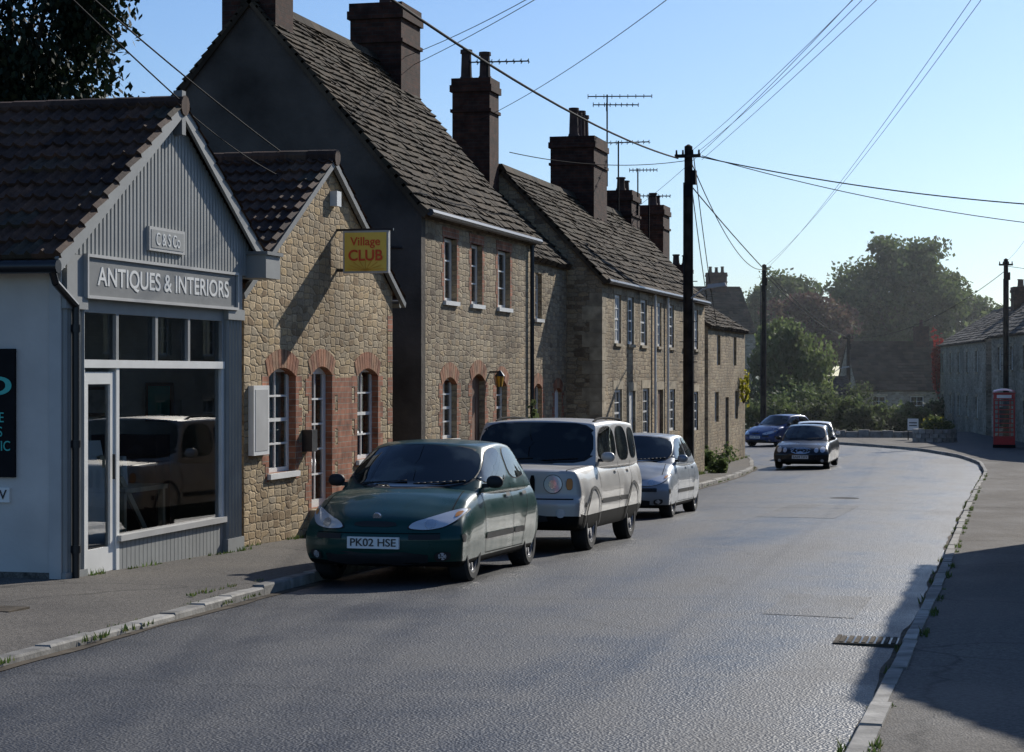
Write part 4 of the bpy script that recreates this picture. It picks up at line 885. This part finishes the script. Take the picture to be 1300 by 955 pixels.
def make_car(name,x,t,rotz,s):
    e=empty(name,(x,t,gz(t)+.018),rotz,math.atan(-.0233) if t<60 else 0)
    L_,W_=s['L'],s['W']/2
    def fb(a,b_,c):
        y=b_*L_; zt=I(s['top'],y); zb=I(s['bot'],y); z=zb+c*(zt-zb)
        Sx=I([(0,.95),(.12,.98),(.35,.995),(.62,1.0),(.74,.985),(.86,.965),(1,.91)],c); xx=a*W_*Sx
        for ya in s['ax']:
            q=max(0,1-abs(y-ya)/(s['wr']+.20)); xx*=1+s.get('flare',.012)*min(1,q*2.5)*max(0,1-abs(c-.45)/.45)
        cw=s.get('crown',.05); z-=cw*abs(a)**3*c**4
        if y<1.2: z+=s.get('bulge',.0)*max(0,1-abs(a)/.62)**.5*c**6*min(1,y/.4)
        ff=max(0,1-y/.95)**1.6; fr=max(0,1-(L_-y)/.8)**1.6
        yy=y+s['kf']*abs(a)**s.get('pf',2.5)*ff - s['kr']*abs(a)**2.6*fr + I(s['nose'],z)*ff - I(s['tail'],z)*fr
        return (xx,yy,z)
    V1,F1=lattice(30,104,20,fb,s.get('sm',3))
    g_=s['g']
    def fg(a,b_,c):
        y0=g_['yb'][0]+(g_['yr'][0]-g_['yb'][0])*c; y1=g_['yb'][1]+(g_['yr'][1]-g_['yb'][1])*c**g_.get('rp',1.0); y=y0+(y1-y0)*b_
        w=g_['wb']+(g_['wr']-g_['wb'])*c**1.25; w*=1-.05*abs(2*b_-1)**3
        z=g_['zb']+(g_['zr']-g_['zb'])*c; z+=c*(.035*math.sin(math.pi*min(1,b_*1.0))-.03) - .04*a*a*c**3
        y+=g_['cf']*abs(a)**2.2*max(0,1-b_*1.6) - g_['cr']*abs(a)**2.2*max(0,1-(1-b_)*1.6)
        return (a*w,y,z)
    V2,F2=lattice(24,60,16,fg,s.get('smg',2))
    Vall=np.vstack([V1,V2]); Fall=F1+[tuple(i+len(V1) for i in f) for f in F2]
    bv=BVHTree.FromPolygons([tuple(p) for p in Vall],Fall)
    mb=MB(); mb.mats=[s['paint'],M_under]; mb.grid([tuple(p) for p in V1],F1,s['paint'])
    for i,f in enumerate(F1):
        if np.mean([V1[j][2] for j in f])<s.get('skirt',.24): mb.m[i]=1
    body=mb.build('body',e,smooth=True,inv=False)
    bm=bmesh.new(); bm.from_mesh(body.data); bmesh.ops.recalc_face_normals(bm,faces=bm.faces); bm.to_mesh(body.data); bm.free()
    for ya in s['ax']:
        cb=MB(); cb.mats=[s['paint'],M_under]
        for sd in (-1,1): cb.cyl((sd*(W_-.27),ya,s['wr']),(sd*(W_+.2),ya,s['wr']),s['wr']+.045,s['wr']+.045,48,M_under)
        co=cb.build('cut',None); bm=bmesh.new(); bm.from_mesh(co.data); bmesh.ops.recalc_face_normals(bm,faces=bm.faces); bm.to_mesh(co.data); bm.free()
        md=body.modifiers.new('b','BOOLEAN'); md.operation='DIFFERENCE'; md.object=co; md.solver='EXACT'
        bpy.context.view_layer.update(); dg=bpy.context.evaluated_depsgraph_get(); nmz=bpy.data.meshes.new_from_object(body.evaluated_get(dg)); body.modifiers.clear(); body.data=nmz; bpy.data.objects.remove(co)
    body.data.set_sharp_from_angle(angle=math.radians(50))
    mb=MB(); mb.grid([tuple(p) for p in V2],F2,s['paint']); ca=mb.build('cabin',e,smooth=True,inv=False)
    bm=bmesh.new(); bm.from_mesh(ca.data); bmesh.ops.recalc_face_normals(bm,faces=bm.faces); bm.to_mesh(ca.data); bm.free()
    dec=MB()
    def cast(a,b_,mode,sg=1):
        if mode=='F': o_,d_=Vector((a*sg,-2,b_)),Vector((0,1,0))
        elif mode=='B': o_,d_=Vector((a*sg,L_+2,b_)),Vector((0,-1,0))
        elif mode=='S': o_,d_=Vector((sg*3,a,b_)),Vector((-sg,0,0))
        else: o_,d_=Vector((a*sg,b_,4)),Vector((0,0,-1))
        h=bv.ray_cast(o_,d_)
        if h[0] is None: return None
        nn=h[1]; nn=-nn if nn.dot(d_)>0 else nn
        return h[0],nn
    def decal(out,mode,mat,off=.004,n=2,rings=(0.001,.35,.7,1.0),mirror=False,grow=1.0):
        pts=chaikin(out,n) if n else out; cx=sum(p[0] for p in pts)/len(pts); cy=sum(p[1] for p in pts)/len(pts)
        for sg in ((1,-1) if mirror else (1,)):
            vs=[];ok=[]
            for r_ in rings:
                for p in pts:
                    h=cast(cx+(p[0]-cx)*r_*grow,cy+(p[1]-cy)*r_*grow,mode,sg)
                    if h is None: vs.append((0,0,0)); ok.append(False)
                    else: vs.append(tuple(h[0]+h[1]*off)); ok.append(True)
            m_=len(pts); fs=[]
            for k in range(len(rings)-1):
                for i in range(m_):
                    j=(i+1)%m_; q=(k*m_+i,k*m_+j,(k+1)*m_+j,(k+1)*m_+i)
                    if all(ok[c] for c in q): fs.append(q)
            dec.grid(vs,fs,mat)
    def line(pts,mode,w=.008,mat=None,off=.003,mirror=True):
        dp=[]
        for a,b_ in zip(pts,pts[1:]):
            n=max(1,int(math.dist(a,b_)/.04)); dp+=[(a[0]+(b_[0]-a[0])*i/n,a[1]+(b_[1]-a[1])*i/n) for i in range(n)]
        dp.append(pts[-1])
        for sg in ((1,-1) if mirror else (1,)):
            vs=[];ok=[]
            for i,p in enumerate(dp):
                q0=dp[max(0,i-1)];q1=dp[min(len(dp)-1,i+1)]; dx,dy=q1[0]-q0[0],q1[1]-q0[1]; l=math.hypot(dx,dy) or 1; nx,ny=-dy/l*w/2,dx/l*w/2
                for k in (-1,1):
                    h=cast(p[0]+nx*k,p[1]+ny*k,mode,sg); ok.append(h is not None); vs.append(tuple(h[0]+h[1]*off) if h else (0,0,0))
            fs=[(2*i,2*i+1,2*i+3,2*i+2) for i in range(len(dp)-1) if all(ok[2*i:2*i+4])]
            dec.grid(vs,fs,mat or M_under)
    R6=(.001,.3,.5,.7,.85,1)
    def glass(out,mode,mirror=False): decal(out,mode,M_trim,.003,2,mirror=mirror,grow=1.05,rings=R6); decal(out,mode,M_cglass,.008,2,mirror=mirror,rings=R6)
    glass(s['ws'],'F')
    for w in s['sw']: glass(w,'S',True)
    glass(s['rw'],'B')
    for (o_,m_) in s['front']: decal(o_,'F',m_,.008,1)
    for (o_,m_) in s['frontm']: decal(o_,'F',m_,.012,2,mirror=True)
    for (o_,m_) in s.get('side',[]): decal(o_,'S',m_,.007,1,mirror=True,rings=(.001,.5,1))
    for (o_,m_) in s.get('frontlamp',[]):
        decal(o_,'F',M_trim,.005,2,mirror=True,grow=1.07,rings=R6); decal(o_,'F',m_,.012,2,mirror=True,rings=R6)
    for (o_,m_) in s.get('lampin',[]): decal(o_,'F',m_,.016,1,mirror=True)
    for (o_,m_) in s.get('back',[]): decal(o_,'B',m_,.008,1,mirror=True)
    for (p_,md_,w_) in s.get('lines',[]): line(p_,md_,w_)
    for (p_,md_,w_) in s.get('strips',[]): line(p_,md_,w_,M_trim,.012)
    for ya in s['ax']:
        if s.get('archtrim'):
            R_=s['wr']+.065; pa=[(ya+math.cos(a)*R_,s['wr']+math.sin(a)*R_) for a in np.linspace(-.1,math.pi+.1,24)]; line(pa,'S',.04,s['archtrim'],.014)
    for yh in s['handles']: decal([(yh,s['hz']),(yh+.17,s['hz']+.005),(yh+.17,s['hz']+.04),(yh,s['hz']+.035)],'S',s.get('handlem',s['paint']),.022,1,mirror=True)
    wz=s['ws'][0][1]
    for x0 in (-.50,.08): 
        pts=[]
        for k in range(9):
            xx=x0+.50*k/8; h=cast(xx,wz+.005+.03*k/8,'F')
            if h: pts.append(h[0]+Vector((0,-.012,.012)))
        for a,b_ in zip(pts,pts[1:]): dec.cyl(a,b_,.007,.007,5,M_trim)
    dec.build('lamps_glass_and_trim',e,smooth=True,inv=False)
    mb=MB()
    if 'plate' in s:
        zc,txt=s['plate']; yp=min(cast(0,zc+k,'F')[0].y for k in (-.05,0,.05))-.02
        mb.box(-.26,.26,yp-.008,yp+.03,zc-.056,zc+.056,M_plate); text(txt,M_black,e,(0,yp-.011,zc),'Y',.46,.075,name='registration',bold=.01,local=True)
    for sd in (-1,1):
        mx,my,mz=s['mir']; mx*=sd
        vs=[];fs=[];n1,n2=12,8
        for i in range(n2+1):
            for j in range(n1):
                th=math.pi*i/n2; ph=2*math.pi*j/n1
                sx=np.sign(math.cos(ph))*abs(math.cos(ph))**.7; sy=np.sign(math.sin(ph))*abs(math.sin(ph))**.7
                vs.append((mx+sd*.08+.09*math.sin(th)**.7*sx,my+.05*math.sin(th)*sy,mz+.065*math.cos(th)))
        for i in range(n2):
            for j in range(n1): fs.append((i*n1+j,i*n1+(j+1)%n1,(i+1)*n1+(j+1)%n1,(i+1)*n1+j))
        mb.grid(vs,fs,s.get('mirm',s['paint'])); mb.box(mx-sd*.08,mx+sd*.02,my-.02,my+.03,mz-.06,mz-.02,M_trim)
    if s.get('rails'):
        for sd in (-1,1):
            pr=None
            for k in range(11):
                yy=s['g']['yr'][0]+.35+k*(s['g']['yr'][1]-s['g']['yr'][0]-.7)/10; h=cast(sd*(s['g']['wr']-.12),yy,'T'); p_=h[0]+Vector((0,0,.03 if 0<k<10 else .0))
                if pr is not None: mb.cyl(pr,p_,.016,.016,8,M_under)
                pr=p_
    mb.build('mirrors_and_plate',e,inv=False,autos=50)
    for wi,ya in enumerate(s['ax']):
        for sd in (-1,1):
            wb=MB(); R_=s['wr']; xo=sd*(W_-.015); 
            prof=[(.0-.2,R_*.62),(-.205,R_*.86),(-.18,R_*.97),(-.14,R_),(-.06,R_),(-.02,R_*.97),(.005,R_*.86),(.0,R_*.68),(-.012,R_*.645)]
            n=36; vs=[];fs=[]
            for (px,pr) in prof:
                for j in range(n): a=2*math.pi*j/n; vs.append((xo+sd*px,ya+math.cos(a)*pr,R_+math.sin(a)*pr))
            for i in range(len(prof)-1):
                for j in range(n): fs.append((i*n+j,i*n+(j+1)%n,(i+1)*n+(j+1)%n,(i+1)*n+j))
            wb.grid(vs,fs,M_tyre)
            def ring(x0,r0,x1,r1,mat):
                vs=[];fs=[]
                for (px,pr) in ((x0,r0),(x1,r1)):
                    for j in range(n): a=2*math.pi*j/n; vs.append((xo+sd*px,ya+math.cos(a)*pr,R_+math.sin(a)*pr))
                for j in range(n): fs.append((j,(j+1)%n,n+(j+1)%n,n+j))
                wb.grid(vs,fs,mat)
            ring(-.01,R_*.66,-.015,R_*.60,M_alloy); ring(-.015,R_*.60,-.09,R_*.56,M_alloy); ring(-.09,R_*.57,-.09,.001,M_under)
            ring(-.03,R_*.16,-.022,.001,M_alloy); ring(-.09,R_*.2,-.03,R_*.16,M_alloy)
            ns=s.get('spokes',5)
            for k in range(ns):
                a=2*math.pi*k/ns+.3; c_,s_=math.cos(a),math.sin(a); hw=.042 if ns<8 else .024
                r0,r1=R_*.12,R_*.61; P_=[]
                for px in (-.07,-.03):
                    for (rr,ww) in ((r0,-hw),(r0,hw),(r1,hw*.8),(r1,-hw*.8)): P_.append((xo+sd*(px+(.008 if rr==r1 and px>-.05 else 0)),ya+c_*rr-s_*ww,R_+s_*rr+c_*ww))
                wb.hexa(P_,M_alloy)
            wb.build('wheel',e,inv=False,autos=35)
    return e
def C_(cx,cz,r,sx=1,n=14): return [(cx+math.cos(2*math.pi*i/n)*r*sx,cz+math.sin(2*math.pi*i/n)*r) for i in range(n)]
hatch=dict(L=3.74,W=1.62,kf=.30,kr=.20,pf=2.8,ax=(.77,3.16),wr=.30,crown=.045,bulge=.02,flare=.018,
 top=[(0,.65),(.08,.705),(.3,.785),(.6,.86),(.95,.915),(1.3,.935),(2.4,.94),(3.4,.96),(3.61,.95),(3.74,.88)],bot=[(0,.19),(.4,.17),(3.4,.18),(3.74,.30)],
 nose=[(.2,.08),(.28,.02),(.36,0),(.49,.0),(.52,.03),(.60,.05),(.70,.13),(.8,.20)],tail=[(.2,.12),(.4,0),(.6,.03),(.95,.15)],
 g=dict(yb=(.90,3.65),yr=(1.68,3.16),zb=.84,zr=1.40,wb=.78,wr=.60,cf=.22,cr=.14),
 ws=[(-.68,.945),(0,.92),(.68,.945),(.60,1.31),(0,1.35),(-.60,1.31)],rw=[(-.6,.98),(.6,.98),(.5,1.30),(-.5,1.30)],
 sw=[[(1.26,.965),(1.58,1.13),(1.90,1.30),(2.30,1.32),(2.32,.97)],[(2.41,.975),(2.39,1.32),(2.85,1.305),(3.10,1.20),(3.25,1.02)]],
 front=[([(-.22,.570),(.22,.570),(.20,.62),(-.20,.62)],M_trim),([(-.50,.205),(.50,.205),(.52,.335),(-.52,.335)],M_trim)],
 frontm=[([(.57,.24),(.70,.26),(.71,.34),(.57,.33)],M_trim),(C_(.635,.295,.035),M_lamp)],
 frontlamp=[([(.32,.555),(.50,.54),(.65,.57),(.745,.64),(.78,.74),(.69,.725),(.5,.655),(.36,.61)],M_lamp)],
 lampin=[(C_(.52,.597,.04,1.2),M_chrome),([(.70,.65),(.74,.67),(.755,.715),(.70,.70)],M_amber)],
 side=[([(.32,.42),(.42,.42),(.42,.50),(.30,.50)],M_trim)],
 back=[([(.5,.7),(.72,.7),(.68,1.0),(.55,1.0)],M_redl)],
 lines=[([(1.22,.27),(1.16,.6),(1.22,.92)],'S',.010),([(2.36,.27),(2.36,.94)],'S',.010),([(3.03,.96),(3.0,.75),(2.84,.55),(2.78,.27)],'S',.010),([(1.22,.27),(2.78,.27)],'S',.008),([(.66,.42),(.655,.7),(.62,1.05)],'T',.010),([(-.62,.51),(.62,.51)],'F',.008)],
 strips=[([(1.2,.44),(2.34,.44)],'S',.06),([(2.39,.44),(2.80,.44)],'S',.06),([(.34,.475),(.62,.475)],'F',.045)],
 handles=(2.08,2.78),hz=.80,mir=(.77,1.38,.98),plate=(.42,'PK02 HSE'),mirm=M_trim,handlem=M_trim,spokes=8)
h1=dict(hatch); h1['paint']=MP_green
c=make_car('green_hatchback_car',-6.08,18.85,0,h1)
mb=MB(); mb.cyl((0,.115,.665),(0,.10,.661),.045,.04,16,M_chrome); mb.build('badge',c,inv=False)
suv=dict(L=4.36,W=1.76,kf=.10,kr=.08,pf=6,ax=(.88,3.49),wr=.36,crown=.010,paint=MP_silver,sm=1,smg=1,flare=.035,skirt=.47,bulge=.02,archtrim=M_trim,
 top=[(0,1.0),(.06,1.02),(.5,1.035),(1.2,1.055),(4.15,1.08),(4.36,1.05)],bot=[(0,.33),(.4,.27),(4,.28),(4.36,.38)],
 nose=[(.3,.10),(.38,.01),(.64,0),(.68,.09),(1.0,.09)],tail=[(.3,.1),(.45,0),(.7,.04),(1.1,.05)],
 g=dict(yb=(1.28,4.32),yr=(1.66,4.24),zb=1.0,zr=1.64,wb=.85,wr=.765,cf=.07,cr=.03,rp=1),
 ws=[(-.77,1.09),(0,1.08),(.77,1.09),(.71,1.56),(0,1.575),(-.71,1.56)],rw=[(-.66,1.10),(.66,1.10),(.6,1.5),(-.6,1.5)],
 sw=[[(1.50,1.10),(1.77,1.525),(2.55,1.54),(2.57,1.10)],[(2.67,1.10),(2.65,1.54),(3.38,1.535),(3.45,1.10)],[(3.55,1.11),(3.5,1.525),(4.08,1.51),(4.12,1.12)]],
 front=[([(x0-.03,.72),(x0+.03,.72),(x0+.03,.95),(x0-.03,.95)],M_under) for x0 in (-.30,-.20,-.10,0,.10,.20,.30)]+[([(-.52,.38),(.52,.38),(.48,.49),(-.48,.49)],M_trim)],
 frontm=[(C_(.66,.50,.055),M_lamp)],
 frontlamp=[(C_(.55,.845,.11),M_lamp),([(.71,.78),(.78,.78),(.78,.91),(.71,.91)],M_amber)],
 lampin=[(C_(.55,.845,.05),M_chrome)],
 side=[([(.4,.56),(.46,.56),(.46,.62),(.4,.62)],M_trim)],
 back=[([(.62,.8),(.8,.8),(.8,1.1),(.62,1.1)],M_redl)],
 lines=[([(1.42,.46),(1.40,1.06)],'S',.012),([(2.62,.46),(2.62,1.08)],'S',.012),([(3.5,1.08),(3.46,.85),(3.15,.65),(3.1,.46)],'S',.012),([(.70,.12),(.74,1.25)],'T',.012),([(-.8,.665),(.8,.665)],'F',.014)],
 strips=[([(1.45,.60),(2.6,.60)],'S',.06),([(2.65,.60),(3.08,.60)],'S',.06)],
 handles=(2.36,3.2),hz=.94,mir=(.85,1.56,1.15),mirm=MP_silver,plate=(.56,'WX57 LDV'),rails=True,spokes=5)
make_car('silver_suv_car',-6.02,23.85,0,suv)
h2=copy.copy(hatch); h2.update(paint=MP_blue,plate=(.435,'VU03 KTE'),mirm=MP_blue,handlem=MP_blue,archtrim=None)
make_car('silver_hatchback_car',-6.42,32.85,0,h2)
sedan=dict(L=4.6,W=1.78,kf=.30,kr=.25,ax=(.85,3.6),wr=.32,crown=.05,paint=MP_black,bulge=.02,
 top=[(0,.66),(.1,.72),(.4,.80),(.9,.87),(1.3,.92),(3.6,.95),(4.3,.98),(4.6,.92)],bot=[(0,.2),(.4,.17),(4.2,.18),(4.6,.3)],
 nose=[(.2,.1),(.3,.02),(.5,0),(.6,.05),(.75,.12)],tail=[(.2,.12),(.4,0),(.6,.02),(.95,.08)],
 g=dict(yb=(1.2,4.05),yr=(2.0,3.2),zb=.86,zr=1.42,wb=.82,wr=.59,cf=.22,cr=.2),
 ws=[(-.70,.95),(0,.93),(.70,.95),(.58,1.33),(0,1.37),(-.58,1.33)],rw=[(-.6,1.0),(.6,1.0),(.5,1.3),(-.5,1.3)],
 sw=[[(1.6,.98),(2.15,1.32),(2.7,1.34),(2.72,.98)],[(2.82,.98),(2.8,1.34),(3.2,1.29),(3.6,1.0)]],
 front=[([(-.27,.52),(.27,.52),(.34,.71),(-.34,.71)],M_chrome),([(-.24,.54),(.24,.54),(.30,.695),(-.30,.695)],M_under),([(-.5,.24),(.5,.24),(.5,.34),(-.5,.34)],M_trim)],
 frontm=[(C_(.68,.30,.05),M_lamp)],frontlamp=[(C_(.50,.63,.075,.9),M_lamp),(C_(.69,.645,.095,.85),M_lamp)],
 lines=[([(1.5,.27),(1.5,.92)],'S',.01),([(2.76,.27),(2.76,.95)],'S',.01)],
 handles=(2.45,3.4),hz=.80,mir=(.82,1.75,.98),plate=(.42,'EA04 TXV'),spokes=7)
make_car('black_saloon_car',-6.95,66.2,0,sedan)
h3=copy.copy(hatch); h3.update(paint=MP_white,plate=(.435,'WR05 FKL'),mirm=MP_white)
make_car('white_hatchback_car',-7.35,75.2,math.radians(6),h3)
h4=copy.copy(hatch); h4.update(paint=MP_dblue,plate=(.435,'HY51 NVG'))
make_car('blue_hatchback_car',-11.3,89,math.radians(-28),h4)

# ================================================================ LIGHT, SKY, CAMERA
w=bpy.data.worlds.new('World'); scene.world=w; w.use_nodes=True; N=w.node_tree.nodes; L=w.node_tree.links
bg=N['Background']; sk=N.new('ShaderNodeTexSky'); sk.sky_type='NISHITA'; sk.sun_disc=False; sk.sun_elevation=math.radians(SUN_EL); sk.sun_rotation=math.radians(SUN_AZ); sk.air_density=1.0; sk.dust_density=.6; sk.ozone_density=2.2
mx=N.new('ShaderNodeMixRGB'); mx.blend_type='MULTIPLY'; mx.inputs[0].default_value=1; mx.inputs[2].default_value=(.70,.90,1.20,1); L.new(sk.outputs[0],mx.inputs[1])
L.new(mx.outputs[0],bg.inputs['Color']); bg.inputs['Strength'].default_value=.094
sl=bpy.data.lights.new('sun','SUN'); sl.energy=5.0; sl.angle=math.radians(.5); sl.color=(1,.95,.87); so=bpy.data.objects.new('sun',sl); scene.collection.objects.link(so)
az=math.radians(SUN_AZ);el=math.radians(SUN_EL); sv=Vector((math.sin(az)*math.cos(el),math.cos(az)*math.cos(el),math.sin(el)))
so.rotation_euler=sv.to_track_quat('Z','Y').to_euler(); so.location=(10,0,30)
# thin summer haze filling the valley beyond the terrace
hm=bpy.data.materials.new('haze'); hm.use_nodes=True; N=hm.node_tree.nodes; L=hm.node_tree.links; N.remove(N['Principled BSDF']); vs_=N.new('ShaderNodeVolumeScatter'); vs_.inputs['Density'].default_value=.00045; vs_.inputs['Anisotropy'].default_value=.55; vs_.inputs['Color'].default_value=(.9,.95,1,1); L.new(vs_.outputs[0],N['Material Output'].inputs['Volume'])
mb=MB(); mb.box(-250,250,79,300,-5,28,hm); mb.build('haze')
cam=bpy.data.cameras.new('camera'); co=bpy.data.objects.new('camera',cam); scene.collection.objects.link(co); scene.camera=co
cam.sensor_width=36; cam.lens=72; cam.shift_y=-.002; cam.clip_start=.1; cam.clip_end=6000
co.location=(0,0,1.6); co.rotation_euler=(math.radians(90),0,math.radians(14))
scene.view_settings.view_transform='Standard'; scene.view_settings.look='None'; scene.view_settings.exposure=0
